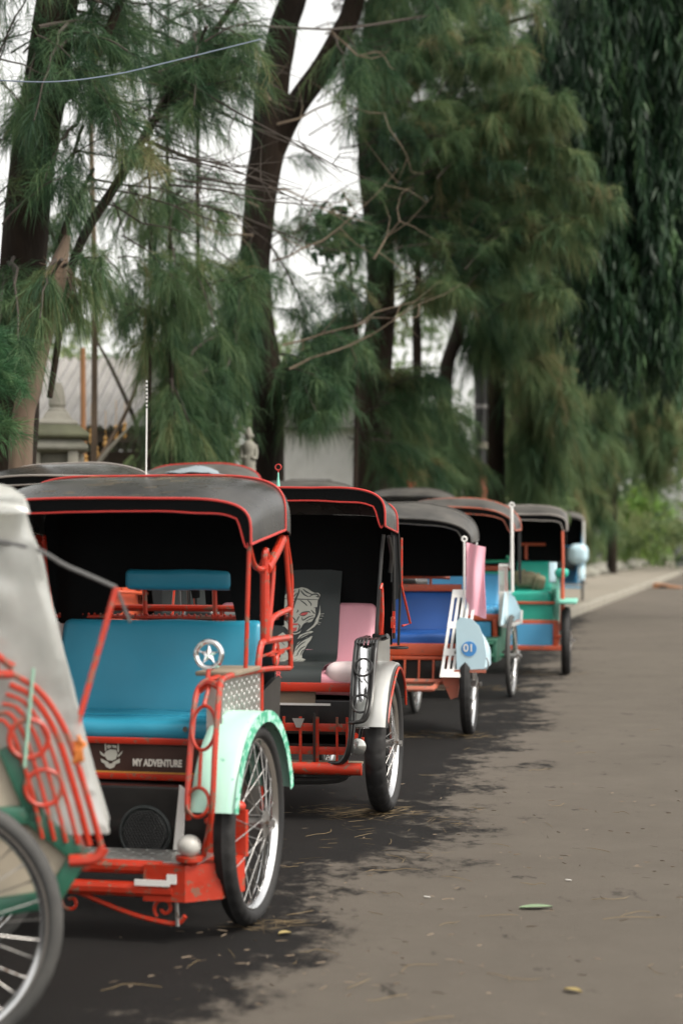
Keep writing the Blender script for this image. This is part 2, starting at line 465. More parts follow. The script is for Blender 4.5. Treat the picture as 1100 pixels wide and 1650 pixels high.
def asphalt_material():
    m = bpy.data.materials.new('asphalt'); m.use_nodes = True
    nt = m.node_tree; b = nt.nodes['Principled BSDF']; L = nt.links
    tc = nt.nodes.new('ShaderNodeTexCoord')
    sx = nt.nodes.new('ShaderNodeSeparateXYZ'); L.new(tc.outputs['Object'], sx.inputs[0])
    def math_n(op, a, bb, clamp=False):
        n = nt.nodes.new('ShaderNodeMath'); n.operation = op; n.use_clamp = clamp
        for i, q in enumerate((a, bb)):
            if isinstance(q, (int, float)): n.inputs[i].default_value = q
            else: L.new(q, n.inputs[i])
        return n.outputs[0]
    def noise(scale, det=8, rough=0.6, dist=0.0, sc=(1, 1, 1), off=(0, 0, 0)):
        mp = nt.nodes.new('ShaderNodeMapping'); mp.inputs['Scale'].default_value = sc; mp.inputs['Location'].default_value = off
        mp.inputs['Rotation'].default_value = (0, 0, R(13))
        L.new(tc.outputs['Object'], mp.inputs[0])
        n = nt.nodes.new('ShaderNodeTexNoise'); n.inputs['Scale'].default_value = scale; n.inputs['Detail'].default_value = det
        n.inputs['Roughness'].default_value = rough; n.inputs['Distortion'].default_value = dist
        L.new(mp.outputs[0], n.inputs['Vector']); return n.outputs['Fac']
    u = math_n('SUBTRACT', sx.outputs[0], math_n('MULTIPLY', sx.outputs[1], SL))
    big = noise(1.1, 10, 0.62, 0.4, off=(3.1, 1.7, 0))
    mid = noise(4.5, 10, 0.68, 0.3, off=(0.4, 2.3, 0))
    fine = noise(170, 3, 0.7)
    grit = noise(520, 2, 0.6)
    # wet: a band beside the carts, its edge broken by noise; damp islands left in it
    e = math_n('ADD', u, 1.42)
    e = math_n('ADD', e, math_n('MULTIPLY', math_n('SUBTRACT', big, 0.5), 1.9))
    e = math_n('ADD', e, math_n('MULTIPLY', math_n('SUBTRACT', mid, 0.5), 1.0))
    e = math_n('ADD', e, math_n('MULTIPLY', math_n('SUBTRACT', fine, 0.5), 0.10))
    e = math_n('ADD', e, math_n('MULTIPLY', math_n('SUBTRACT', noise(13, 9, 0.72, 0.2, sc=(1, .55, 1), off=(5.2, .3, 0)), 0.5), 1.1))
    e = math_n('ADD', e, math_n('MULTIPLY', math_n('MAXIMUM', math_n('SUBTRACT', sx.outputs[1], 9.0), 0.0), 0.075))
    wet = nt.nodes.new('ShaderNodeMapRange'); wet.interpolation_type = 'SMOOTHSTEP'
    wet.inputs[1].default_value = 0.16; wet.inputs[2].default_value = -0.20
    L.new(e, wet.inputs[0])
    spot = nt.nodes.new('ShaderNodeMapRange'); spot.interpolation_type = 'SMOOTHSTEP'
    spot.inputs[1].default_value = 0.60; spot.inputs[2].default_value = 0.68; spot.inputs[4].default_value = 0.75
    L.new(noise(6.5, 10, 0.72, 0.4, sc=(1, .6, 1), off=(1.9, 4.2, 0)), spot.inputs[0])
    near = nt.nodes.new('ShaderNodeMapRange'); near.inputs[1].default_value = 0.3; near.inputs[2].default_value = -0.9; L.new(u, near.inputs[0])
    damp = math_n('MAXIMUM', wet.outputs[0], math_n('MULTIPLY', spot.outputs[0], near.outputs[0]))
    dryc = nt.nodes.new('ShaderNodeMix'); dryc.data_type = 'RGBA'
    dryc.inputs[6].default_value = (0.050, 0.043, 0.036, 1); dryc.inputs[7].default_value = (0.190, 0.166, 0.140, 1)
    L.new(math_n('ADD', math_n('MULTIPLY', math_n('ADD', math_n('MULTIPLY', mid, 0.4), math_n('MULTIPLY', math_n('ADD', big, math_n('SUBTRACT', noise(.35, 6, .6, .5, sc=(1, .4, 1)), .5)), 0.6)), 0.55), math_n('MULTIPLY', math_n('ADD', math_n('MULTIPLY', grit, 0.6), math_n('MULTIPLY', fine, 0.4)), 0.45)), dryc.inputs[0])
    wetc = nt.nodes.new('ShaderNodeMix'); wetc.data_type = 'RGBA'
    wetc.inputs[6].default_value = (0.003, 0.003, 0.003, 1); wetc.inputs[7].default_value = (0.023, 0.021, 0.020, 1)
    L.new(math_n('ADD', math_n('MULTIPLY', grit, 0.7), math_n('MULTIPLY', mid, 0.3)), wetc.inputs[0])
    # light grit specks
    sp = nt.nodes.new('ShaderNodeTexVoronoi'); sp.inputs['Scale'].default_value = 55
    L.new(tc.outputs['Object'], sp.inputs['Vector'])
    spm = nt.nodes.new('ShaderNodeMapRange'); spm.inputs[1].default_value = 0.10; spm.inputs[2].default_value = 0.05; spm.inputs[4].default_value = 0.6
    L.new(sp.outputs['Distance'], spm.inputs[0])
    c = nt.nodes.new('ShaderNodeMix'); c.data_type = 'RGBA'
    L.new(damp, c.inputs[0]); L.new(dryc.outputs[2], c.inputs[6]); L.new(wetc.outputs[2], c.inputs[7])
    c2 = nt.nodes.new('ShaderNodeMix'); c2.data_type = 'RGBA'
    L.new(math_n('MULTIPLY', spm.outputs[0], mid), c2.inputs[0]); L.new(c.outputs[2], c2.inputs[6]); c2.inputs[7].default_value = (0.22, 0.20, 0.18, 1)
    L.new(c2.outputs[2], b.inputs['Base Color'])
    rg = nt.nodes.new('ShaderNodeMapRange'); rg.inputs[3].default_value = 0.9; rg.inputs[4].default_value = 0.72; b.inputs['Specular IOR Level'].default_value = 0.12
    L.new(wet.outputs[0], rg.inputs[0]); L.new(rg.outputs[0], b.inputs['Roughness'])
    bp = nt.nodes.new('ShaderNodeBump'); bp.inputs['Strength'].default_value = 0.9; bp.inputs['Distance'].default_value = 0.008
    L.new(math_n('ADD', math_n('MULTIPLY', fine, 0.6), math_n('MULTIPLY', grit, 0.5)), bp.inputs['Height']); L.new(bp.outputs[0], b.inputs['Normal'])
    return m
M['asphalt'] = asphalt_material()
M['paving'] = mat('concrete_paving', (0.22, 0.195, 0.155), 0.85, var=0.35, vscale=1.5, bump=0.2, bscale=60, dust=0.45, dustcol=(0.13, 0.11, 0.085))
M['kerb'] = mat('kerb_concrete', (0.26, 0.24, 0.20), 0.85, var=0.3, vscale=3, bump=0.3, bscale=50, dust=0.4, dustcol=(0.13, 0.12, 0.09))
M['soil'] = mat('mossy_soil', (0.06, 0.07, 0.03), 0.95, var=0.6, vscale=2, bump=0.5, bscale=30, dust=0.4, dustcol=(0.10, 0.08, 0.05))
M['stone'] = mat('grey_stone', (0.23, 0.22, 0.19), 0.9, var=0.4, vscale=5, bump=0.4, bscale=30, dust=0.45, dustcol=(0.08, 0.09, 0.05))

road = MB().grid([[(-160, -30, 0), (260, -30, 0)], [(-160, 420, 0), (260, 420, 0)]]).build('road', M['asphalt'])
tag(road, kind='structure')
KU = -3.07
KY0, KY1 = 6.4, 112.0
pave = MB().prism([tuple(along(KU - 0.12, KY0)[:2]), tuple(along(KU - 0.12, KY1)[:2]), tuple(along(-7.0, KY1)[:2]), tuple(along(-7.0, KY0)[:2])], -0.05, 0.13).build('pavement', M['paving'])
tag(pave, kind='structure')
bed = MB().prism([tuple(along(-5.45, KY0)[:2]), tuple(along(-5.45, KY1)[:2]), tuple(along(-90, KY1)[:2]), tuple(along(-90, KY0)[:2])], -0.04, 0.16).build('planting_bed', M['soil'])
tag(bed, kind='structure')
kerb = empty('kerb'); tag(kerb, kind='structure')
rk = Matrix.Rotation(-math.atan(SL), 3, 'Z')
ksm = MB().rbox((0, 0, 0.03), (0.13, 0.965, 0.22), 0.018, 2).mesh('kerb_stone')
ksm.materials.append(M['kerb'])
y = KY0 + 0.5
while y < 100:
    p = along(KU - 0.055, y)
    k = bpy.data.objects.new('kerb_stone', ksm); COL.objects.link(k); k.parent = kerb
    k.location = (p.x + random.uniform(-.006, .006), p.y, random.uniform(-.006, .006))
    k.rotation_euler = (random.uniform(-.006, .006), random.uniform(-.012, .012), -math.atan(SL))
    y += 0.98 * 0.9746
def rock(name, r, m, seed, parent=None):
    mb = MB().ball((0, 0, 0), 1, n=7)
    out = []
    for p in mb.v:
        q = Vector(p)
        k = 1 + 0.35 * mnoise.noise(q * 1.3 + Vector((seed * 7.1, seed, 0))) + 0.12 * mnoise.noise(q * 3 + Vector((0, seed * 3.3, 0)))
        out.append((q.x * r[0] * k, q.y * r[1] * k, q.z * r[2] * k))
    mb.v = out
    return mb.build(name, m, parent, angle=50)
edging = empty('stone_edging'); tag(edging, kind='structure')
rocks = [rock('edging_stone', (0.30, 0.34, 0.2), M['stone'], i, edging) for i in range(4)]
for k in rocks: k.hide_render = False
y = 26.0; i = 0
while y < 96:
    src = rocks[i % 4]
    o = src if i < 4 else src.copy()
    if i >= 4: COL.objects.link(o)
    p = along(-5.4 + random.uniform(-.06, .06), y, 0.2)
    o.location = p; s_ = random.uniform(.75, 1.25)
    o.scale = (s_, s_, s_ * random.uniform(.8, 1.2)); o.rotation_euler = (0, 0, random.uniform(0, 6))
    y += random.uniform(0.75, 1.15); i += 1

# ------------------------------------------------------------------ becak (cycle rickshaw) kit
# local axes: x to the viewer's right, y to the rear, z up; origin on the ground between the two front wheels
def root_at(name, label, wheel_xy, theta, side=1, half=0.5, z=0.0, group='cycle rickshaws parked along the kerb'):
    th = R(theta)
    r = Vector((math.cos(th), -math.sin(th), 0))
    o = Vector((wheel_xy[0], wheel_xy[1], z)) - r * half * side
    e = empty(name, o, -th)
    return tag(e, label, 'rickshaw', group)

WHEELS = {}
def wheel_meshes(kind):
    if kind in WHEELS: return WHEELS[kind]
    Rt, wt = {'fat': (0.305, 0.046), 'moto': (0.315, 0.034), 'bike': (0.315, 0.02), 'flat': (0.305, 0.04)}[kind]
    # tyre: closed section, groove pattern cut in the tread
    ns = 15
    prof = []
    depth = wt * 1.25 + 0.018
    for k in range(ns):
        a = -0.15 * PI + (1.3 * PI) * k / (ns - 1)
        prof.append((Rt - depth / 2 + math.sin(a) * depth / 2 * 1.0, math.cos(a) * wt))
    prof.append((Rt - depth * 0.86, -wt * 0.55)); prof.append((Rt - depth * 0.86, wt * 0.55))
    def tread(rr, hh, a):
        x = hh / wt
        if rr > Rt - depth * 0.42:
            ph = (a * (34 if kind != 'fat' else 26) / (2 * PI) + abs(x) * 0.55) % 1.0
            g = 0.0
            if kind in ('fat', 'moto', 'flat'):
                if ph < 0.22 and abs(x) > 0.22: g = 0.005
                if abs(abs(x) - 0.3) < 0.06: g = 0.004
            else:
                if ph < 0.4: g = 0.0015
            rr = rr - g
        return rr, hh
    ty = MB().lathe(prof, seg=208 if kind == 'fat' else 136, axis='x', loop=True, fn=tread).mesh('tyre', 50)
    ty.materials.append(M['rubbergrey'] if kind == 'bike' else M['rubber'])
    ri = Rt - depth * 0.84
    wr = wt * 0.62
    rim = MB().lathe([(ri + .004, wr), (ri - .004, wr * 1.04), (ri - .010, wr * .82), (ri - .017, wr * .42), (ri - .019, 0), (ri - .017, -wr * .42), (ri - .010, -wr * .82), (ri - .004, -wr * 1.04), (ri + .004, -wr),
                      (ri - .003, -wr * .7), (ri - .009, 0), (ri - .003, wr * .7)], seg=96, axis='x', loop=True).mesh('rim', 40)
    rim.materials.append(M['chrome'])
    hub = MB().lathe([(.009, .075), (.009, .056), (.042 if kind != 'bike' else .026, .052), (.042 if kind != 'bike' else .026, .046), (.020, .043), (.017, 0), (.020, -.043), (.042 if kind != 'bike' else .026, -.046), (.042 if kind != 'bike' else .026, -.052), (.009, -.056), (.009, -.075)], seg=24, axis='x')
    hub.lathe([(.014, .066), (.014, .078)], seg=6, axis='x')
    hub.lathe([(.014, -.066), (.014, -.078)], seg=6, axis='x')
    nsp = 36
    fr = 0.037 if kind != 'bike' else 0.022
    for k in range(nsp):
        sgn = 1 if k % 2 else -1
        a = 2 * PI * k / nsp
        a2 = a + (0.42 if (k // 2) % 2 else -0.42) * (1.6 if kind != 'bike' else 1.2)
        p = (sgn * .049, math.cos(a2) * fr, math.sin(a2) * fr)
        q = (sgn * .006, math.cos(a) * (ri - .017), math.sin(a) * (ri - .017))
        hub.tube([p, q], 0.0013 if kind != 'moto' else 0.0016, 4)
        n_ = Vector(q) + (Vector(p) - Vector(q)).normalized() * 0.014
        hub.tube([n_, q], 0.0026, 5)
    hm = hub.mesh('wheel', 40); hm.materials.append(M['steel'])
    WHEELS[kind] = (hm, ty, rim, Rt)
    return WHEELS[kind]

def add_wheel(root, kind, x, y, roll=0.0):
    hm, ty, rim, Rt = wheel_meshes(kind)
    w = link_mesh('wheel', hm, None, root)
    w.location = (x, y, Rt - 0.002); w.rotation_euler = (roll, 0, 0)
    link_mesh('tyre', ty, None, w); link_mesh('rim', rim, None, w)
    return w

def sect(w, zc, zt, n, t):
    # superellipse arch section; t from -1 (left foot) to 1 (right foot)
    a = (t + 1) / 2 * PI
    c, s = -math.cos(a), math.sin(a)
    return (math.copysign(abs(c) ** (2 / n), c) * w, zc + (zt - zc) * abs(s) ** (2 / n))

def tvals(k=33):
    return [-1 + 2 * i / (k - 1) for i in range(k)]

def hood(root, y0=.1, y1=.53, z0=1.335, z1=1.42, c0=1.186, c1=1.235, w=.5, n=3.2, m='hood', piping='piping', valance=.045, rear=.14,
         curtain=.92, gap=None, bulge=.02, back_m='blackcloth', pr=.006, side_flap=0.0):
    T = tvals(41)
    rows = []
    K = 9
    for i in range(K):
        s = i / (K - 1)
        y = y0 + (y1 - y0) * s
        zt = z0 + (z1 - z0) * s + bulge * math.sin(PI * s)
        zc = c0 + (c1 - c0) * s
        row = []
        for t in T:
            x, z = sect(w, zc, zt, n, t)
            z += 0.004 * mnoise.noise(Vector((x * 4, y * 5, z * 3 + w * 9)))
            row.append((x, y, z))
        rows.append(row)
    front = rows[0]; backr = rows[-1]
    # the rear fold behind the back rim
    for s, dz, sc in ((.35, -.004, 1.0), (.7, -.03, .985), (1.0, -.075, .96)):
        row = []
        for t in T:
            x, z = sect(w * sc, c1 - .02 * s, z1 + dz, n, t)
            row.append((x, y1 + rear * s, z))
        rows.append(row)
    h = MB().grid(rows, thick=.006).build('hood', M[m], root, 50)
    pm = M[piping]
    p = MB()
    p.tube([Vector(q) + Vector((0, -.002, .001)) for q in front], pr, 6)
    p.tube([Vector(q) * 1.0 + Vector((0, 0, .004)) for q in backr], pr, 6)
    for sx in (0, -1):
        p.tube([rows[i][sx] for i in range(K)], pr, 6)
    p.build('hood_piping', pm, h)
    if valance > 0:
        vr, low = [], []
        for t in T:
            x, z = sect(w, c0, z0, n, t)
            x2, z2 = sect(w * .985, c0 - .004, z0 - valance, n * 1.0, t)
            dz = .006 * mnoise.noise(Vector((t * 5, w, 3)))
            # hang: narrower shoulders give the S-curve towards the foot
            k = max(0, (abs(t) - .62) / .38)
            z2 -= .07 * math.sin(min(1, k) * PI) * (1 if valance > .03 else .4)
            z2 = max(z2, c0 - .012)
            vr.append((x * .995, y0 + .004, z - .004)); low.append((x2 * .99, y0 + .012, z2 + dz))
        va = MB().grid([vr, [tuple((Vector(a) + Vector(b)) / 2) for a, b in zip(vr, low)], low], thick=.003).build('valance', M[back_m], h, 60)
        MB().tube([Vector(q) + Vector((0, -.004, 0)) for q in low], pr * .85, 6).build('valance_piping', pm, h)
    # back curtain
    cr = []
    for j in range(7):
        s = j / 6
        row = []
        for t in T:
            x, z = sect(w * .955, c1 - .02, z1 - .08, n, t)
            zb = curtain
            if gap and gap[0] < x < gap[1]: zb = gap[2]
            zz = z + (zb - z) * s
            if z < zb: zz = z - .002 * s
            row.append((x * (1 - .06 * s), y1 + rear - .004 + .03 * s + .012 * math.sin(t * 9 + s * 3), zz))
        cr.append(row)
    MB().grid(cr, thick=.003).build('back_curtain', M[back_m], root, 60)
    if side_flap:
        for sx in (-1, 1):
            g = []
            for i in range(5):
                s = i / 4
                yy = y1 - .12 + (rear + .12) * s
                zt = c1 + .02
                g.append([(sx * (w * .975), yy, zt - (zt - side_flap) * q / 6 * (1 if s > .3 else .75)) for q in range(7)])
            MB().grid(g, thick=.003).build('side_flap', M[back_m], root, 60)
    return h

def wrinkle(amp, sc, seed):
    def f(q):
        return q + Vector((0, 0, 1)) * amp * mnoise.noise(q * sc + Vector((seed, 0, 0))) + Vector((0, 1, 0)) * amp * mnoise.noise(q * sc + Vector((0, seed, 5)))
    return f

def seat(root, m, x=.0, w=.72, y0=.17, y1=.60, z=.585, t=.075, back_top=.92, back_w=None, back_y=.62, tilt=None, names=('seat_cushion', 'backrest'), piping=None, seed=1.0):
    back_w = back_w or w
    MB().rbox((x, (y0 + y1) / 2, z - t / 2 + .02), (w, y1 - y0, t), .034, 4, None, wrinkle(.006, 7, seed), (12, 8, 1)).build(names[0], m, root, 60)
    hh = back_top - z + .02
    ang = math.atan2(.12, hh) if tilt is None else tilt
    rot = Matrix.Rotation(-ang, 3, 'X')
    b = MB().rbox((x, back_y - .03, z - .02 + hh / 2), (back_w, .065, hh), .03, 4, rot, wrinkle(.006, 6, seed + 3), (12, 1, 8)).build(names[1], m, root, 60)
    return b

def rear_frame(root, m, saddle='black', wheel='bike', zh=.95):
    f = MB()
    f.tube([(0, .55, .36), (0, 1.0, .33), (0, 1.42, .315)], .018, 8, 4)
    for sx in (-1, 1):
        f.tube([(sx * .055, 1.42, .315), (sx * .05, 1.28, .52), (0, 1.12, .74)], .010, 6, 4)
        f.tube([(sx * .36, .0, .315), (sx * .36, .6, .34), (sx * .05, .98, .34)], .013, 6, 4)
    f.tube([(0, .66, .60), (0, .95, .62), (0, 1.13, .76)], .015, 8, 4)
    f.tube([(0, 1.0, .33), (0, 1.14, .88)], .014, 8)
    for sx in (-1, 1): f.tube([(sx * .36, 0, .313), (sx * .5, 0, .313)], .014, 8)
    f.tube([(-.36, .62, .26), (.36, .62, .26)], .012, 8)
    f.build('frame', m, root)
    s = MB().rbox((0, 1.18, .91), (.17, .26, .07), .03, 3, None, lambda q: Vector((q.x * (1.0 + q.y * 2.2), q.y, q.z)), (2, 5, 1)).build('saddle', M['black'], root)
    hb = MB()
    hb.tube([(-.30, .80, zh), (-.2, .76, zh + .005), (.2, .76, zh + .005), (.30, .80, zh)], .012, 8, 5)
    hb.tube([(-.18, .76, zh), (-.18, .70, .6)], .010, 6); hb.tube([(.18, .76, zh), (.18, .70, .6)], .010, 6)
    hb.build('push_bar', m, root)
    pd = MB()
    pd.tube([(-.09, .92, .20), (-.07, .92, .20), (-.06, 1.0, .33), (.06, 1.0, .33), (.07, 1.08, .46), (.09, 1.08, .46)], .008, 6)
    pd.box((-.13, .92, .20), (.09, .07, .022)); pd.box((.13, 1.08, .46), (.09, .07, .022))
    pd.lathe([(.075, .0), (.075, .004)], (.03, 1.0, .33), 'x', 26)
    pd.build('crank', M['steel'], root)
    add_wheel(root, wheel, 0, 1.42, .4)

def body(root, m, x=.40, y0=.12, y1=.66, z0=.30, z1=.62, floor=.30):
    for sx in (-1, 1):
        MB().prism([(y0, z0), (y1, z0), (y1 + .06, z1 + .1), (y1, z1 + .1), (y0 + .02, z1)], sx * x - .008, sx * x + .008, 'x').build('side_panel', m, root)
    MB().box((0, (y0 + y1) / 2, z0 - .008), (2 * x - .02, y1 - y0, .016)).build('floor_pan', m, root)
    MB().prism([(-x + .01, z0), (x - .01, z0), (x - .01, z1 + .22), (-x + .01, z1 + .22)], y1 + .045, y1 + .058, 'y').build('back_panel', m, root)

def fender_arc(root, m, x, Rf=.345, w=.12, a0=-20, a1=200, zc=.315, lip=.03, name='fender', edge=None, thick=.004, out=1):
    rows = []
    n = 26
    for i in range(n + 1):
        a = R(a0 + (a1 - a0) * i / n)
        cy, cz = -math.cos(a), math.sin(a)
        row = []
        for (dx, dr) in ((-w / 2, -lip), (-w / 2 + .004, -.006), (-w * .3, 0), (w * .3, 0), (w / 2 - .004, -.006), (w / 2, -lip)):
            row.append((x + dx, cy * (Rf + dr), zc + cz * (Rf + dr)))
        rows.append(row)
    o = MB().grid(rows, thick=thick).build(name, m, root, 50)
    if edge is not None:
        e = MB()
        for j in (0, -1):
            e.tube([r[j] for r in rows], .006, 6)
        e.build('fender_edge', edge, o)
    return o

# ------------------------------------------------------------------ rickshaw with teal seat (front of the row)
def build_A():
    r = root_at('cycle_rickshaw', 'red framed rickshaw with teal seat, star ring, mint mudguard and MY ADVENTURE board', (-0.285, 5.84), 13)
    for sx in (-1, 1): add_wheel(r, 'moto', sx * .5, 0, .3)
    rear_frame(r, M['red'])
    body(r, M['black'], z0=.28)
    hood(r, gap=(-.22, .26, 1.03), curtain=.90, pr=.0042, n=4.8, w=.474)
    seat(r, M['teal'], w=.74, z=.59, back_top=.925, seed=2.2)
    sm_ = MB().tube([(-.362, .176, .566), (.362, .176, .566)], .0035, 5).tube([(-.36, .30, .614), (0, .32, .612), (.36, .30, .614)], .003, 5, 6)
    sm_.tube([(-.35, .47, .60), (0, .475, .604), (.35, .47, .60)], .004, 5, 6).build('seat_seam', M['teal'], r)
    MB().rbox((.04, .70, 1.058), (.40, .05, .075), .022, 3, None, wrinkle(.004, 8, 5), (8, 1, 2)).build('headrest', M['teal'], r)
    hr = MB()
    for x in (-.09, .17): hr.tube([(x, .70, 1.03), (x, .72, .80)], .009, 6)
    hr.tube([(-.44, .70, .925), (.44, .70, .925)], .008, 6)
    hr.build('headrest_post', M['red'], r)
    # the trim of small studs along the rear rail
    st = MB()
    for k in range(40): st.ball((-.43 + .86 * k / 39, .692, .934), .005, n=4)
    st.build('stud_trim', M['red'], r)['kind'] = 'stuff'
    # board with lettering under the seat
    bd = MB().box((.02, .16, .487), (.80, .012, .105)).build('name_board', M['brownboard'], r)
    MB().box((.02, .150, .545), (.82, .022, .020), bev=.003).box((.02, .150, .429), (.82, .022, .020), bev=.003).build('board_rail', M['red'], bd)
    MB().box((.02, .1495, .4425), (.80, .004, .005)).build('gold_line', M['yellow'], bd)
    text_obj('lettering', 'MY ADVENTURE', .0285, M['lettering'], bd, Vector((.143, .1525, .473)), Matrix.Rotation(R(90), 3, 'X') @ Matrix.Diagonal((.80, 1.12, 1)), .0012, .0011)
    # crest: shield, skull-like bulk, wings and scroll
    em = MB()
    def E(pts, y=.1525, t=.0015):
        em.prism([(-.018 + px * .00165, .490 + pz * .00155) for px, pz in pts], y - t, y, 'y')
    E([(-17, 36), (20, 35), (20, 31), (-14, 32)])
    E([(-12, 31), (-9, 31), (-8, 15), (-11, 12)]); E([(15, 31), (18, 31), (18, 10), (15, 12)])
    E([(-8, 22), (-4, 26), (2, 24), (2, 20), (-4, 17)]); E([(4, 26), (13, 24), (13, 19), (5, 20)])
    E([(-13, 4), (-9, 12), (0, 16), (12, 15), (15, 6), (12, -4), (4, -8), (-6, -7)])
    E([(-22, 12), (-11, 3), (-13, 0), (-20, 5)]); E([(26, 14), (15, 3), (17, 0), (24, 8)])
    E([(-20, -4), (-4, -11), (-2, -17), (-18, -12)]); E([(20, -3), (5, -11), (3, -17), (20, -12)])
    E([(-12, -14), (12, -14), (8, -22), (0, -25), (-9, -21)])
    em.build('crest_print', M['print'], bd)
    MB().lathe([(.001, .006), (.007, .005), (.009, 0)], (.235, .162, .585), 'y', 12).build('seat_button', M['chrome'], r)
    # speaker box
    sb = MB().rbox((.12, .16, .30), (.52, .2, .22), .008, 2).build('speaker_box', M['black'], r)
    sp = MB().torus((.135, .055, .262), 'y', .082, .007, 36, 8)
    sp.lathe([(.078, .058), (.06, .052), (.001, .048)], (.135, 0, .262), 'y', 32)
    sp.build('speaker_cone', M['darkvinyl'], sb)
    gr = MB()
    for i in range(-7, 8):
        for j in range(-7, 8):
            x, z = i * .0105 + (j % 2) * .005, j * .0095
            if x * x + z * z < .0725 ** 2: gr.torus((.135 + x, .046, .262 + z), 'y', .0046, .0016, 6, 4)
    gr.build('speaker_grille', M['steeldark'], sb)['kind'] = 'stuff'
    tw = MB().torus((-.03, .056, .262), 'y', .035, .006, 24, 6); tw.lathe([(.034, .058), (.015, .05), (.001, .052)], (-.03, 0, .262), 'y', 20)
    tw.build('tweeter', M['black'], sb)
    # footboard and bumper
    MB().box((0, -.215, .236), (.86, .2, .010), bev=.002).build('footboard', M['alu'], r)
    em = MB()
    for i in range(26):
        for j in range(5):
            em.ball((-.40 + i * .032, -.29 + j * .036 + (i % 2) * .012, .2412), .006, (1.6 if (i + j) % 2 else .6, .6 if (i + j) % 2 else 1.6, .28), 4)
    em.build('tread_bumps', M['alu'], r)['kind'] = 'stuff'
    bp = MB()
    bp.tube([(-.32, -.325, .222), (.32, -.325, .222)], .021, 10)
    bp.tube([(-.40, -.335, .158), (.36, -.335, .158)], .023, 10)
    bl = MB().prism([(.27, -.352), (.40, -.352), (.49, -.275), (.52, -.13), (.44, -.12), (.27, -.19)], .128, .236, 'z')
    bl.prism([(-.21, .234), (-.02, .234), (-.02, .375), (-.185, .385)], .478, .5, 'x') if False else None
    bl.prism([(.405, -.14), (.525, -.14), (.53, -.128), (.41, -.128)], .234, .375, 'z')
    bl.ball((.50, -.135, .385), .024, (1, 1, .8), 7)
    bl.mirror_x()
    bp.add(bl.v, bl.f)
    bp.build('bumper', M['red'], r)
    wp = MB().box((.30, -.358, .183), (.11, .004, .018)).box((.36, -.3575, .196), (.03, .004, .028)).build('worn_patch', M['white'], r)
    sc = MB()
    def spiral(cx, cz, r0, turns, a0, dirn, y=-.335):
        return [(cx + (r0 * (1 - .75 * k / 24)) * math.cos(a0 + dirn * turns * 2 * PI * k / 24), y, cz + (r0 * (1 - .75 * k / 24)) * math.sin(a0 + dirn * turns * 2 * PI * k / 24)) for k in range(25)]
    sc.tube([(.05, -.335, .145), (.2, -.335, .092), (.30, -.335, .068), (.37, -.335, .062), (.395, -.335, .085)], .0075, 7, 5)
    sc.tube(spiral(.33, .105, .034, 1.1, -2.3, -1), .006, 6)
    sc.tube(spiral(.035, .112, .034, 1.1, 1.6, 1), .006, 6)
    sc.mirror_x()
    sc.build('scrollwork', M['red'], r)
    kn = MB().lathe([(.018, .234), (.024, .24), (.040, .248), (.041, .262), (.001, .266)], (.405, -.325, 0), 'z', 20).build('lamp_base', M['red'], r)
    MB().ball((.405, -.328, .292), .036, (1, 1, .92), 10).build('marker_lamp', M['lampwhite'], r)
    tg = MB().tube([(.37, -.34, .125), (.374, -.343, .055)], .006, 6).build('tow_eye', M['steel'], r)
    MB().prism([(.292, .245), (.322, .245), (.330, .43), (.312, .445)], -.135, -.128, 'y').build('white_strip', M['white'], r)
    # the two arm frames
    for sx in (1, -1):
        a = MB()
        X = .448
        a.tube([(.440, -.30, .26), (.470, -.338, .345), (.485, -.354, .432), (.485, -.328, .593), (.48, -.275, .73), (.470, -.22, .772), (.458, -.10, .779), (X, .12, .775), (X, .40, .768), (X, .68, .752)], .0095, 8, 5)
        a.tube([(.402, -.325, .37), (.400, -.332, .42), (.395, -.282, .586), (.390, -.222, .715), (.390, -.16, .756), (.405, -.08, .770), (.44, .04, .774), (.447, .12, .774)], .0095, 8, 5)
        a.tube([(.438, -.335, .465), (.434, -.305, .572)], .006, 6)
        a.tube([(.432, -.268, .703), (.43, -.20, .765)], .007, 6)
        a.tube([(.392, -.185, .742), (.43, -.205, .766), (.475, -.235, .755)], .012, 8, 5)
        # hoops in the sloping face between the two tubes
        def hoop(cz, rz, cy, rr, slope=.28, n=28):
            a.tube([(.437 + .040 * rr * math.cos(2 * PI * k / n), cy + slope * rz * math.sin(2 * PI * k / n) - .3 * .040 * rr * math.cos(2 * PI * k / n), cz + rz * math.sin(2 * PI * k / n)) for k in range(n)], .0055, 6, 0, True)
        hoop(.638, .064, -.288, 1.0)
        hoop(.424, .042, -.345, .92)
        # upper loops
        a.tube([(X, .275, .775), (X, .285, .81), (X, .31, .848), (X, .36, .862), (X, .69, .858)], .0115, 8, 5)
        a.tube([(X, .41, .866), (X, .425, .905), (X, .47, .938), (X, .68, .958)], .0105, 8, 5)
        a.tube([(X, .285, .815), (X, .70, .822)], .005, 6)
        for q in range(4):
            aa = PI / 2 * q
            c_ = Vector((X, .50, .815))
            d1 = Vector((0, math.cos(aa) * .10, math.sin(aa) * .042)); d2 = Vector((0, math.cos(aa + PI / 2) * .10, math.sin(aa + PI / 2) * .042))
            a.tube([c_ + d1, c_ + (d1 + d2) * .22, c_ + d2], .006, 6, 5)
        a.torus((X, .50, .815), 'x', .042, .006, 24, 6, .7, 1)
        a.tube([(X, .70, .75), (X + .002, .69, .95), (X - .002, .63, 1.20)], .009, 8)
        a.tube([(X, .695, .86), (X + .004, .70, 1.06), (X, .64, 1.215)], .007, 8, 4)
        # hood post, elbow and stays
        a.tube([(X, .36, .862), (X, .36, 1.135)], .0165, 10)
        a.tube([(X, .36, 1.10), (X, .355, 1.15), (X, .375, 1.165), (X, .392, 1.13)], .011, 8, 4)
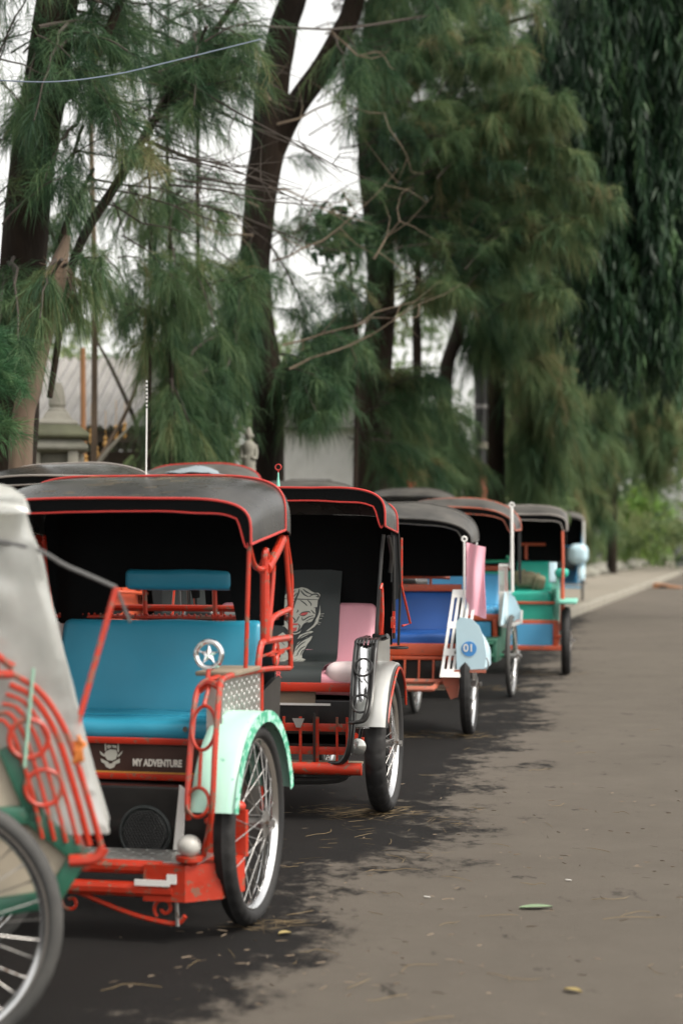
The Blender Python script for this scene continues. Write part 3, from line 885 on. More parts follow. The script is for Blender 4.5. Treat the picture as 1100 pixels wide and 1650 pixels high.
        a.tube([(X, .395, 1.105), (X, .52, 1.165), (X, .585, 1.205)], .0165, 10)
        a.tube([(X, .36, 1.105), (X, .28, 1.105), (X, .22, 1.125), (X, .17, 1.185), (X, .165, 1.24)], .0095, 8, 5)
        a.tube([(X, .455, 1.13), (X, .468, 1.09), (X, .42, .93), (X, .405, .865)], .008, 8, 4)
        a.tube([(.458, .135, 1.195), (X, .128, .785)], .0075, 8)
        a.torus((X, .36, 1.105), 'y', .02, .006, 14, 6)
        if sx < 0: a.xform(Matrix.Scale(-1, 4, Vector((1, 0, 0))))
        a.build('arm_frame', M['red'], r)
        s = MB().prism([(-.12, .50), (.36, .50), (.36, .765), (-.085, .765)], sx * .432 - .002, sx * .432 + .002, 'x')
        s.prism([(.40, .55), (.448, .55), (.452, .76), (.40, .76)], -.14, -.136, 'y')
        if sx < 0:
            s = MB().prism([(-.12, .50), (.36, .50), (.36, .765), (-.085, .765)], -.434, -.430, 'x')
            s.prism([(-.40, .55), (-.448, .55), (-.452, .76), (-.40, .76)], -.14, -.136, 'y')
        sh = s.build('side_sheet', M['alu'], r)
        dm = MB()
        for i in range(15):
            for j in range(7):
                dm.ball((sx * .4345, -.07 + i * .029, .535 + j * .033 + (i % 2) * .012), .008, (.3, .55, 1.25), 4)
        dm.build('sheet_dimples', M['alu'], sh)['kind'] = 'stuff'
        MB().box((sx * .40, .10, .782), (.13, .30, .014), bev=.003).build('arm_pad', M['ply'], r)
        MB().tube([(sx * .436, .365, .30), (sx * .436, .365, .77)], .006, 6).build('sheet_edge', M['red'], r)
        fd = fender_arc(r, M['mint'], sx * .478, .350, .142, 13, 168, .315, .012)
        bandr = [[(sx * .5515, -math.cos(R(q)) * rr, .315 + math.sin(R(q)) * rr) for rr in (.352, .338, .316)] for q in range(13, 169, 5)]
        MB().grid(bandr, thick=.003).build('fender_band', M['greenworn'], fd, 60)
        pk = [(sx * .49, -.275, .35), (sx * .49, -.29, .345)]
    # star ring on its stalk
    st = MB().torus((.395, -.1, .845), 'y', .041, .0085, 36, 10)
    pts = []
    for k in range(10):
        rr = .034 if k % 2 == 0 else .0135
        pts.append((.395 + rr * math.sin(k * PI / 5), .845 + rr * math.cos(k * PI / 5)))
    vs = [(x, -.1, z) for x, z in pts] + [(.395, -.110, .845), (.395, -.092, .845)]
    fs = [(k, (k + 1) % 10, 10) for k in range(10)] + [((k + 1) % 10, k, 11) for k in range(10)]
    st.add(vs, fs)
    star = st.build('star_ring', M['chrome'], r, 20)
    MB().tube([(.395, -.1, .803), (.395, -.115, .762)], .0075, 8).build('star_stalk', M['red'], star)
    # antenna with banded tip at the rear of the hood
    MB().tube([(-.037, .56, 1.40), (-.035, .56, 1.66)], .0028, 7).build('antenna', M['white'], r)
    for k in range(7):
        MB().tube([(-.035, .56, 1.66 + k * .014), (-.035, .56, 1.667 + k * .014)], .0030, 7).build('antenna_band', M['black'], r)
        MB().tube([(-.035, .56, 1.667 + k * .014), (-.035, .56, 1.674 + k * .014)], .0028, 7).build('antenna_band', M['white'], r)
    fl = MB().prism([(.50, 1.19), (.66, 1.185), (.74, 1.12), (.775, 1.02), (.77, .93), (.735, .87), (.50, .87)], -.468, -.456, 'x').build('side_curtain', M['orange'], r)
    # left side: pale card and orange panel seen through the opening
    MB().box((-.385, .70, .86), (.07, .006, .09)).build('white_card', M['white'], r)
    return r
A = build_A()

# ------------------------------------------------------------------ rickshaw with the tiger backrest
def build_B():
    r = root_at('cycle_rickshaw', 'rickshaw with printed tiger backrest, pink seat and black tubular arm frame', (0.175, 8.24), 10)
    for sx in (-1, 1): add_wheel(r, 'fat', sx * .515, 0, .1)
    rear_frame(r, M['red'])
    body(r, M['black'], z0=.28)
    hood(r, y0=.12, y1=.50, z0=1.437, z1=1.40, c0=1.262, c1=1.235, w=.50, n=4.6, valance=.062, bulge=.012, curtain=.70, side_flap=.92, pr=.005)
    # scalloped edge bits along the front piping
    seat(r, M['pink'], w=.76, z=.575, t=.10, y0=.13, back_top=.905, seed=4.1)
    MB().rbox((.30, .20, .585), (.165, .15, .125), .055, 5, None, wrinkle(.006, 9, 3), (4, 3, 2)).build('seat_bolster', M['pinkwhite'], r)
    # charcoal cover: hangs from the top rail, down the backrest, over the seat
    prof = []
    zz = [1.15, 1.05, .99, .95, .86, .76, .68, .645, .628, .632, .634, .630, .615, .575, .545]
    yy = [.70, .655, .635, .61, .583, .558, .535, .520, .47, .40, .32, .20, .125, .108, .106]
    rows = []
    for y, z in zip(yy, zz):
        rows.append([(x, y + .004 * mnoise.noise(Vector((x * 7, z * 8, 0))), z) for x in [-.21 + .42 * k / 14 for k in range(15)]])
    def cover_y(z):
        P = list(zip(zz, yy))
        for (za, ya), (zb, yb) in zip(P, P[1:]):
            if zb <= z <= za: return ya + (yb - ya) * (za - z) / (za - zb)
        return .66
    cov = MB().grid(rows, thick=-.005).build('backrest_cover', M['darkvinyl'], r, 60)
    # tiger print: points measured on the cover; centre line slants a little
    def tp(cx, cz, off):
        x = .021 + (455 + cx / 9.709 - 490) * .00318
        z = .975 - (930 + cz / 9.709 - 945) * .00296
        return (x, cover_y(z) - off + .0, z)
    pale, dark, redm = MB(), MB(), MB()
    def fill(mb, pts, off):
        # subdivide to follow the curve of the cover
        me = bmesh.new()
        vv = [me.verts.new((px, pz, 0)) for px, pz in pts]
        me.faces.new(vv)
        bmesh.ops.triangulate(me, faces=me.faces)
        bmesh.ops.subdivide_edges(me, edges=[e for e in me.edges if e.calc_length() > 60], cuts=2, use_grid_fill=True)
        me.verts.index_update()
        mb.add([tp(v.co.x, v.co.y, off) for v in me.verts], [tuple(v.index for v in f.verts) for f in me.faces]); me.free()
    def stroke(mb, pts, wd, off):
        P = [Vector((p[0], p[1], 0)) for p in pts]
        P = smooth_pts(P, 5)
        n = len(P)
        L, Q = [], []
        for i in range(n):
            t = (P[min(n - 1, i + 1)] - P[max(0, i - 1)]).normalized()
            nn = Vector((-t.y, t.x, 0))
            w_ = wd * (0.25 + 0.75 * math.sin(PI * (0.12 + 0.76 * i / (n - 1))))
            L.append(tp(*(P[i] + nn * w_)[:2], off)); Q.append(tp(*(P[i] - nn * w_)[:2], off))
        mb.add(L + Q, [(i, i + 1, n + i + 1, n + i) for i in range(n - 1)])
    O1, O2, O3 = .0075, .0085, .0095
    fill(pale, [(335, 150), (420, 170), (500, 220), (545, 240), (590, 235), (625, 270), (605, 325), (590, 360), (590, 450), (560, 470), (570, 560), (560, 620), (520, 680), (420, 720), (385, 780), (350, 860), (280, 885), (200, 870), (150, 810), (100, 760), (50, 700), (20, 600), (10, 480), (30, 380), (80, 300), (150, 220), (240, 175), (300, 165)], O1)
    for s in ([(630, 425), (620, 540), (600, 600), (520, 760), (440, 830), (470, 830), (560, 760), (610, 700), (640, 560)],
              [(520, 825), (440, 850), (350, 890), (320, 950), (370, 940), (480, 880), (550, 840)],
              [(540, 905), (450, 930), (330, 1010), (300, 1080), (280, 1180), (240, 1250), (300, 1290), (400, 1300), (510, 1300), (480, 1260), (410, 1240), (400, 1180), (440, 1100), (470, 1030), (520, 960)],
              [(100, 850), (160, 900), (195, 960), (190, 1050), (170, 1130), (200, 1190), (225, 1260), (170, 1290), (60, 1290), (90, 1220), (80, 1150), (60, 1080), (30, 1000), (30, 900)],
              [(20, 1340), (120, 1320), (250, 1330), (210, 1370), (150, 1390), (60, 1385)]):
        fill(pale, s, O1)
    for w in ([(640, 565), (695, 560)], [(645, 595), (690, 597)], [(625, 640), (668, 632)], [(615, 690), (655, 700)], [(600, 715), (640, 725)], [(230, 1370), (295, 1390)], [(160, 1385), (250, 1378)]):
        stroke(pale, w, 7, O1)
    for s, w in (([(305, 180), (300, 240), (270, 320), (245, 420), (240, 480)], 13), ([(330, 200), (380, 260), (450, 300)], 10), ([(360, 180), (430, 230), (500, 260)], 9),
                 ([(250, 200), (200, 250), (130, 310)], 9), ([(280, 240), (220, 300), (150, 330)], 9), ([(460, 300), (520, 260), (585, 262), (600, 300), (560, 290)], 11),
                 ([(85, 330), (300, 335), (620, 345)], 7), ([(260, 360), (180, 400), (120, 480)], 8), ([(230, 440), (170, 470), (140, 520)], 7), ([(330, 350), (400, 400), (440, 440)], 9),
                 ([(440, 350), (490, 400), (500, 440)], 9), ([(540, 470), (590, 460)], 8), ([(300, 500), (310, 520), (285, 545)], 8), ([(195, 520), (205, 545)], 7),
                 ([(330, 580), (380, 540), (470, 530), (490, 550)], 9), ([(340, 590), (400, 592), (450, 560)], 6), ([(90, 575), (160, 575), (190, 600)], 8),
                 ([(190, 610), (240, 625), (265, 660)], 9), ([(330, 600), (310, 640), (290, 690)], 8), ([(270, 640), (275, 690), (250, 690)], 7),
                 ([(215, 715), (230, 770), (220, 820)], 9), ([(320, 720), (345, 760), (320, 830)], 9), ([(370, 620), (390, 660), (470, 610), (540, 590)], 9),
                 ([(430, 680), (500, 640), (560, 620)], 7), ([(500, 500), (540, 545), (565, 560)], 8), ([(110, 640), (160, 690), (200, 740)], 8),
                 ([(110, 760), (170, 820), (240, 850), (320, 840), (370, 790), (410, 720), (470, 690)], 12),
                 ([(560, 620), (520, 700), (530, 740), (580, 660)], 7), ([(330, 960), (400, 900), (500, 860)], 8), ([(320, 1050), (400, 970), (500, 920)], 9),
                 ([(300, 1130), (370, 1040), (440, 990)], 8), ([(330, 1180), (380, 1100), (440, 1060)], 8), ([(290, 1220), (330, 1200), (350, 1130)], 7), ([(380, 1200), (400, 1140), (430, 1110)], 7),
                 ([(120, 920), (170, 960), (180, 1010)], 8), ([(90, 1000), (140, 1050)], 8), ([(90, 1120), (130, 1190)], 7), ([(330, 1290), (350, 1255)], 5), ([(400, 1295), (410, 1260)], 5), ([(450, 1297), (455, 1268)], 5)):
        stroke(dark, s, w, O2)
    def accent(nm, pts):
        q = MB(); fill(q, pts, O3); q.build(nm, M['printred'], cov)
    accent('tiger_eye', [(345, 580), (370, 548), (430, 540), (465, 540), (430, 575), (385, 588)])
    accent('tiger_eye', [(105, 578), (160, 575), (165, 598), (115, 600)])
    accent('tiger_nose', [(215, 720), (255, 710), (320, 712), (310, 735), (260, 740), (220, 738)])
    accent('tiger_mouth', [(220, 775), (260, 780), (305, 770), (300, 820), (260, 838), (222, 825)])
    pale.build('tiger_print', M['print'], cov)['kind'] = 'stuff'; dark.build('tiger_stripes', M['darkvinyl'], cov)['kind'] = 'stuff'
    lt = text_obj('lettering', 'ER', .042, M['printred'], cov, Vector((.005, .1075, .590)), Matrix.Rotation(R(82), 3, 'X'), .001, .0012)
    # red rail and shelf under the seat
    MB().box((0, .105, .537), (.84, .03, .040), bev=.004).build('seat_rail', M['red'], r)
    MB().box((-.07, .13, .487), (.50, .02, .055), bev=.003).build('shelf_board', M['ply'], r)
    MB().rbox((0, .30, .40), (.80, .35, .16), .01, 2).build('under_box', M['black'], r)
    MB().box((.02, .122, .458), (.46, .012, .010)).build('shelf_edge', M['white'], r)
    # lattice guard
    lg = MB()
    for z in (.365, .262): lg.box((.07, .02, z), (.56, .012, .035), bev=.003)
    for x, w in ((-.1, .026), (.06, .010), (.135, .012), (.205, .026), (.30, .010), (.345, .010), (-.02, .010)): lg.box((x, .012, .31), (w, .008, .205))
    lg.build('lattice_guard', M['red'], r)
    MB().box((.20, .0, .31), (.010, .010, .24)).build('hinge_bar', M['black'], r)
    MB().prism([(.10, .405), (.155, .405), (.138, .365), (.118, .365)], -.002, .004, 'y').build('tin_tag', M['alu'], r)
    MB().box((0, -.08, .20), (.80, .42, .012), bev=.003).build('footboard', M['ply'], r)
    MB().tube([(-.47, -.30, .222), (.462, -.30, .222)], .027, 12).build('bumper', M['red'], r)
    un = MB().tube([(-.40, -.25, .165), (.28, -.25, .165), (.40, -.2, .20)], .018, 8, 4).box((.05, -.262, .186), (.7, .015, .012))
    un.tube([(.10, -.24, .16), (.10, -.24, .11)], .014, 8)
    un.build('under_tube', M['black'], r)
    # arm frames of bent black tube over chrome sheet
    for sx in (1, -1):
        a = MB()
        for k, (x, dx) in enumerate(((.421, 0), (.434, .0), (.494, 0), (.508, 0))):
            dy = .0 if k in (0, 3) else .01
            a.tube([(x - .10, -.30, .245) if k < 2 else (x - .055, -.37, .428), (x - .035, -.33, .262) if k < 2 else (x - .02, -.368, .44), (x - .002, -.345 if k < 2 else -.36, .36 if k < 2 else .485),
                    (x, -.30 + dy, .57), (x, -.235 + dy, .70), (x, -.20 + dy, .742), (x - .006, -.13, .762), (x - .025, .25, .758)], .0085 if k in (0, 3) else .007, 8, 5)
        a.tube([(.42, -.345, .425), (.45, -.37, .428), (.475, -.37, .437)], .008, 8, 4)
        for cz in (.655, .505):
            cy = -.262 - (.655 - cz) * .42
            n_ = 24
            a.tube([(.465 + .038 * math.cos(2 * PI * k / n_), cy - .012 + .36 * .036 * math.sin(2 * PI * k / n_), cz + .036 * math.sin(2 * PI * k / n_)) for k in range(n_)], .0052, 6, 0, True)
        for k in range(5):
            a.tube([(.428 + k * .018, -.20, .748), (.425 + k * .016, -.10, .766), (.41 + k * .014, .1, .756)], .007, 6, 4)
        a.tube([(.455, .10, .77), (.50, .02, .765), (.53, .0, .775)], .013, 8, 4)
        # hood stays
        a.tube([(.452, .16, .75), (.47, .19, 1.10), (.482, .19, 1.225)], .0085, 8, 4)
        a.tube([(.49, .45, .74), (.492, .44, 1.0), (.49, .42, 1.22)], .008, 8)
        a.tube([(.50, .22, 1.215), (.497, .33, 1.13), (.487, .35, 1.05)], .010, 8, 4)
        a.tube([(.49, .60, .70), (.5, .60, .98), (.495, .56, 1.23)], .006, 6)
        a.torus((.515, .42, .70), 'z', .045, .005, 20, 6)
        if sx < 0: a.xform(Matrix.Scale(-1, 4, Vector((1, 0, 0))))
        a.build('arm_frame', M['black'], r)
        c = MB()
        rows = []
        for s in range(9):
            t = s / 8
            z = .40 + .345 * t; y = -.332 + .145 * t + .006 * math.sin(t * 9)
            rows.append([(sx * (.428 + .072 * k / 6), y + .008 * math.sin(k * 1.3 + t * 4), z) for k in range(7)])
        c.grid(rows, thick=.002).build('chrome_sheet', M['chrome'], r, 60)
        MB().prism([(-.05, .56), (.33, .56), (.33, .755), (-.01, .755)], sx * .488 - .002, sx * .488 + .002, 'x').build('side_sheet', M['alu'], r)
        o = MB()
        o.tube([(sx * .482, .10, .98), (sx * .485, .12, 1.0), (sx * .482, .145, .985), (sx * .487, .135, .86), (sx * .48, .13, .78)], .006, 6, 4)
        o.tube([(sx * .502, .62, 1.21), (sx * .505, .60, .98), (sx * .53, .72, .80), (sx * .50, .66, .79)], .006, 6)
        o.box((sx * .50, .36, .80), (.012, .05, .012)); o.box((sx * .50, .36, .84), (.012, .05, .012)); o.box((sx * .50, .335, .82), (.012, .012, .05)); o.box((sx * .50, .385, .82), (.012, .012, .1))
        o.build('red_trim', M['red'], r)
        f = fender_arc(r, M['alu'], sx * .505, .355, .135, 16, 150, .31, .02, edge=M['black'])
        MB().tube([(sx * .572, -.30, .42), (sx * .576, -.2, .53), (sx * .578, 0, .635), (sx * .576, .2, .56), (sx * .572, .27, .45)], .006, 6, 6).build('fender_wire', M['red'], f)
        lm = MB().lathe([(.001, .03), (.022, .026), (.034, .008), (.036, -.004)], (sx * .452, -.335, .322), 'y', 22).build('headlamp', M['chrome'], r)
        MB().lathe([(.036, -.004), (.026, -.011), (.001, -.014)], (sx * .452, -.335, .322), 'y', 22).build('lamp_lens', M['glasslens'], lm)
        MB().tube([(sx * .45, -.28, .35), (sx * .45, -.22, .40)], .008, 6).build('lamp_bracket', M['black'], lm)
        MB().box((sx * .40, .665, .97), (.022, .03, .5)).build('rear_post', M['red'], r)
    # pale cone with a ring at the rear of the hood
    cn = MB().lathe([(.016, 0), (.004, .10), (.003, .12)], (-.07, .5, 1.40), 'z', 14).build('pale_cone', M['aquapaint'], r)
    MB().torus((-.07, .5, 1.545), 'y', .014, .003, 18, 6).tube([(-.07, .5, 1.52), (-.07, .5, 1.532)], .003, 6).build('ring', M['piping'], cn)
    return r
Bk = build_B()

# ------------------------------------------------------------------ rickshaw with blue seat, white slotted arm boards, number 01
def build_C():
    r = root_at('cycle_rickshaw', 'rickshaw with blue bench, white slotted arm board and pale blue side marked 01', (0.785, 11.49), 9)
    for sx in (-1, 1): add_wheel(r, 'moto', sx * .5, 0, .7)
    rear_frame(r, M['orange'])
    body(r, M['black'], z0=.30)
    hood(r, y0=.05, y1=.58, z0=1.335, z1=1.44, c0=1.185, c1=1.20, w=.51, n=2.5, m='hoodgrey', piping='hoodgrey', valance=.035, bulge=.03, curtain=.96, side_flap=.75)
    seat(r, M['blue'], w=.76, z=.60, t=.10, y0=.14, back_top=.875, seed=6.4)
    MB().box((0, .60, .889), (.80, .03, .045), bev=.004).build('back_rail', M['orange'], r)
    MB().box((0, .125, .515), (.82, .03, .075), bev=.005).box((0, .118, .462), (.82, .035, .022), bev=.004).build('seat_rail', M['orange'], r)
    for k in range(9): MB().tube([(-.36 + k * .09, .10, .45), (-.36 + k * .09, .06, .33)], .007, 6).build('guard_bar', M['orange'], r)
    MB().rbox((0, .32, .38), (.78, .3, .15), .01, 2).build('under_box', M['black'], r)
    MB().box((0, -.08, .295), (.80, .3, .012), bev=.003).build('footboard', M['ply'], r)
    f = MB()
    f.tube([(-.46, -.2, .34), (.42, -.2, .34)], .016, 8)
    f.tube([(-.42, -.2, .33), (-.40, -.30, .31), (-.34, -.34, .305), (.24, -.34, .305), (.31, -.30, .31), (.33, -.2, .335)], .017, 8, 5)
    f.build('foot_bar', M['rustred'], r)
    for sx in (1, -1): MB().prism([(sx * .34, .39), (sx * .47, .40), (sx * .45, .25), (sx * .41, .235)], -.24, -.20, 'y').build('foot_bracket', M['rustred'], r)
    for sx in (1, -1):
        # slotted white arm board: leaning outline with real slots, set between the foot bracket and the arm
        bd = MB()
        cx = .425
        def face(x0, x1, z0, z1):
            pts = []
            for (x, z) in ((x0, z0), (x1, z0), (x1, z1), (x0, z1)):
                k = (z - .37) / .52
                pts.append((sx * (cx + (x) + .05 * k), -.30 + .30 * k, z))
            return pts
        strips = [(-.075, -.058), (-.040, -.024), (-.008, .008), (.024, .040), (.058, .075)]
        for (a, b) in strips:
            q = face(a, b, .38 if abs(a) > .05 else .39, .88)
            bd.add(q + [(p[0], p[1] + .014, p[2]) for p in q], [(0, 1, 2, 3), (7, 6, 5, 4), (0, 4, 5, 1), (1, 5, 6, 2), (2, 6, 7, 3), (3, 7, 4, 0)])
        for (z0, z1) in ((.375, .42), (.50, .54), (.66, .70), (.845, .893)):
            q = face(-.0752, .0752, z0, z1)
            q = [(p[0], p[1] - .0015, p[2]) for p in q]
            bd.add(q + [(p[0], p[1] + .017, p[2]) for p in q], [(0, 1, 2, 3), (7, 6, 5, 4), (0, 4, 5, 1), (1, 5, 6, 2), (2, 6, 7, 3), (3, 7, 4, 0)])
        b = bd.build('arm_board', M['white'], r)
        bo = MB()
        for z in (.52, .68):
            k = (z - .37) / .52
            bo.lathe([(.001, -.006), (.011, -.004), (.012, 0)], (sx * (cx + .05 * k), -.303 + .30 * k, z), 'y', 12)
        bo.build('board_bolt', M['steel'], b)
        bl = MB()
        rows = []
        for i in range(15):
            a = PI * i / 14
            yy = -.26 - .0 + .38 * (1 - math.cos(a))
            rows.append([])
            for j in range(10):
                t = j / 9
                hx = .46 + .155 * math.sin(PI / 2 * min(1, 1.25 * (1 - t))) * (.25 + .75 * math.sin(a) ** .5)
                z = .42 + .30 * t * (.45 + .55 * math.sin(a) ** .6)
                rows[-1].append((sx * hx, yy, z))
        bl.grid(rows, thick=.004 * sx)
        bs = bl.build('side_body', M['paleblue'], r, 60)
        # front closing face of the side body
        ff = [(.45, .415), (.615, .425), (.628, .50), (.615, .60), (.585, .68), (.54, .725), (.47, .735), (.445, .70)]
        fr = MB().prism([(sx * x, z) for x, z in ff], -.275, -.258, 'y').build('front_shield', M['paleblue'], bs)
        MB().box((sx * .53, -.266, .41), (.19, .03, .016)).build('shield_rail', M['rustred'], bs)
        if sx > 0:
            MB().lathe([(.001, -.279), (.045, -.279), (.045, -.276)], (.525, 0, .545), 'y', 30).build('number_disc', M['bluemark'], fr)
            text_obj('lettering', '01', .065, M['lettering'], fr, Vector((.522, -.2805, .548)), Matrix.Rotation(R(90), 3, 'X'), .0008, .001)
            MB().torus((.625, -.26, .455), 'y', .022, .005, 16, 6, .6, 1.6).build('shield_hook', M['chrome'], bs)
        st = MB()
        st.tube([(sx * .49, .08, .86), (sx * .50, .07, 1.19)], .008, 8); st.tube([(sx * .49, .50, .72), (sx * .50, .54, 1.2)], .008, 8)
        st.tube([(sx * .47, .0, .88), (sx * .48, .3, .80), (sx * .47, .62, .78)], .012, 8, 4)
        st.build('hood_stay', M['white'], r)
    rod = MB().tube([(.475, -.04, .62), (.475, -.04, 1.19)], .0075, 8).torus((.475, -.04, 1.205), 'y', .014, .006, 18, 8).build('flag_rod', M['white'], r)
    return r
C = build_C()
# pink cloth tied to the white rod
def cloth_strip():
    rows = []
    th = R(9)
    base = C.location
    ex = Vector((math.cos(th), -math.sin(th), 0)); ey = Vector((math.sin(th), math.cos(th), 0))
    for i in range(22):
        t = i / 21
        row = []
        for j in range(10):
            s = j / 9
            x = .487 + .118 * s * (1 - .05 * math.sin(t * 5))
            y = -.05 + .022 * math.sin(s * 8 + t * 2.2) + .010 * math.sin(t * 6 + 1)
            z = 1.185 - t * .455 - .03 * s * (1 - t) + .012 * math.sin(s * 5) * t
            row.append(base + ex * x + ey * y + Vector((0, 0, z)))
        rows.append(row)
    o = MB().grid(rows, thick=.002).build('hanging_cloth', M['pinkcloth'], None, 80)
    tag(o, 'pink cloth hanging from the white rod beside the blue bench', 'cloth')
cloth_strip()

# ------------------------------------------------------------------ rickshaw with orange framed blue seat and tall white rod
def build_D():
    r = root_at('cycle_rickshaw', 'rickshaw with orange framed blue seat, white side board and tall white rod, behind pink cloth', (1.30, 14.28), 11)
    for sx in (-1, 1): add_wheel(r, 'bike', sx * .5, 0, .2)
    rear_frame(r, M['green'])
    body(r, M['darkgreen'], z0=.34)
    hood(r, y0=.05, y1=.58, z0=1.455, z1=1.53, c0=1.27, c1=1.28, w=.52, n=2.5, m='hoodgrey', piping='rustred', valance=.05, bulge=.03, curtain=.95, side_flap=.85)
    seat(r, M['skyblue'], w=.70, z=.66, t=.10, y0=.16, back_top=.94, seed=8.4)
    o = MB()
    o.box((0, .615, .975), (.84, .03, .04), bev=.004)
    for sx in (-1, 1): o.box((sx * .395, .60, .80), (.035, .03, .36), bev=.004)
    o.box((0, .13, .60), (.80, .03, .05), bev=.004)
    for sx in (-1, 1): o.box((sx * .36, .12, .50), (.035, .03, .18), bev=.004)
    o.build('seat_frame', M['orange'], r)
    MB().tube([(-.36, .55, 1.03), (.40, .52, 1.03), (.41, .50, 1.07)], .014, 8, 4).build('grab_bar', M['green'], r)
    MB().box((0, .1, .50), (.66, .012, .13)).build('front_board', M['skyblue'], r)
    f = MB().box((0, -.12, .44), (.84, .42, .03), bev=.006)
    for sx in (-1, 1): f.box((sx * .40, -.12, .36), (.04, .40, .16), bev=.006)
    f.tube([(-.40, -.34, .33), (.40, -.34, .33)], .018, 8); f.tube([(-.40, -.33, .42), (.40, -.33, .42)], .014, 8)
    f.build('footboard', M['darkgreen'], r)
    for sx in (1, -1):
        b = MB()
        for k in range(4):
            x = .405 + k * .018
            b.box((sx * x, .04 + k * .004, .90), (.009, .012, .22))
        b.box((sx * .435, .05, 1.005), (.075, .02, .02), bev=.004); b.box((sx * .435, .05, .79), (.078, .022, .025), bev=.004)
        b.prism([(sx * .40, .54), (sx * .47, .52), (sx * .475, .80), (sx * .40, .80)], .03, .05, 'y')
        b.prism([(sx * .47, .52), (sx * .575, .56), (sx * .578, .585), (sx * .48, .56)], .02, .05, 'y')
        b.prism([(sx * .565, .56), (sx * .58, .56), (sx * .582, .66), (sx * .567, .66)], .02, .05, 'y')
        b.build('arm_board', M['white'], r)
        MB().prism([(sx * .47, .57), (sx * .57, .59), (sx * .565, .66), (sx * .52, .76), (sx * .47, .80)], .032, .045, 'y').build('side_shield', M['paleblue'], r)
        MB().tube([(sx * .48, .10, .98), (sx * .505, .08, 1.28)], .008, 8).build('hood_stay', M['white'], r)
        MB().prism([(-.28, .56), (.4, .56), (.42, .80), (-.02, .80)], sx * .455 - .005, sx * .455 + .005, 'x').build('side_sheet', M['paleblue'], r)
    rd = MB().tube([(.505, .03, .80), (.50, .03, 1.45)], .012, 8).torus((.50, .03, 1.468), 'y', .016, .007, 18, 8).build('tall_rod', M['white'], r)
    MB().tube([(.50, .03, 1.40), (.56, .05, 1.33), (.55, .1, 1.30)], .006, 6, 4).build('rod_hook', M['steel'], r)
    return r
D = build_D()

# ------------------------------------------------------------------ rickshaw with aqua green seat
def build_E():
    r = root_at('cycle_rickshaw', 'rickshaw with aqua green seat, blue front panel and orange bars, beside the open road', (2.0, 16.62), 8)
    for sx in (-1, 1): add_wheel(r, 'flat', sx * .5, 0, .2)
    rear_frame(r, M['orange'])
    body(r, M['aquapaint'], z0=.30, z1=.66)
    hood(r, y0=.02, y1=.58, z0=1.43, z1=1.515, c0=1.29, c1=1.29, w=.505, n=4.5, m='hoodgrey', piping='piping_grey', valance=.055, bulge=.012, curtain=1.0, side_flap=1.05)
    seat(r, M['aqua'], w=.72, z=.72, t=.12, y0=.10, back_top=1.01, seed=9.4)
    MB().prism([(-.38, .46), (.38, .46), (.38, .63), (-.38, .63)], .07, .085, 'y').build('upper_panel', M['aqua'], r)
    MB().prism([(-.40, .26), (.39, .26), (.39, .45), (-.40, .45)], -.02, -.005, 'y').build('lower_panel', M['skyblue'], r)
    o = MB()
    o.box((0, .055, .637), (.80, .02, .022), bev=.003); o.box((0, .03, .458), (.84, .06, .05), bev=.004); o.box((0, -.03, .238), (.92, .05, .04), bev=.004)
    for sx in (-1, 1):
        o.box((sx * .41, -.025, .36), (.05, .03, .24), bev=.004)
        o.tube([(sx * .47, -.02, 1.28), (sx * .475, -.06, .95), (sx * .465, -.08, .60), (sx * .455, -.06, .40)], .012, 8, 4)
        o.tube([(sx * .405, -.05, .34), (sx * .465, -.06, .35), (sx * .478, -.06, .42), (sx * .478, -.06, .80)], .010, 8, 4)
    MB().tube([(-.42, .62, 1.16), (.30, .62, 1.16)], .014, 8).tube([(.12, .62, 1.16), (.12, .62, 1.02)], .014, 8).build('rear_rail', M['orange'], r)
    o.build('orange_frame', M['orange'], r)
    for sx in (1, -1):
        MB().box((sx * .425, .03, .70), (.03, .05, .46), bev=.005).build('arm_post', M['aquapaint'], r)
        MB().rbox((sx * .46, .1, .905), (.12, .28, .075), .03, 3).build('arm_pad', M['aqua'], r)
        MB().rbox((sx * .52, .0, .655), (.16, .66, .035), .012, 2).build('fender', M['aquapaint'], r)
        MB().prism([(.05, .58), (.55, .58), (.55, .88), (.05, .88)], sx * .455 - .005, sx * .455 + .005, 'x').build('side_sheet', M['rustred'], r)
    ms = MB().rbox((.37, .46, .90), (.075, .03, .20), .012, 2, Matrix.Rotation(R(-18), 3, 'X')).build('worn_patch', M['paleblue'], r)
    return r
E = build_E()
bag = MB().rbox((0, 0, 0), (.30, .17, .155), .05, 4, None, wrinkle(.02, 9, 2), (8, 5, 4))
bag.tube([(-.07, -.09, -.07), (-.068, -.092, .06), (-.06, 0, .083), (-.06, .09, .05)], .008, 6, 4).tube([(.07, -.09, -.07), (.072, -.092, .06), (.08, 0, .083), (.08, .09, .05)], .008, 6, 4)
bag = bag.build('rolled_bag', M['camo'], None, 60)
bag.location = E.location + Vector((.20, .32, .83)); bag.rotation_euler = (0, R(14), R(-14))
tag(bag, 'rolled olive bag lying on the aqua green seat', 'bag')

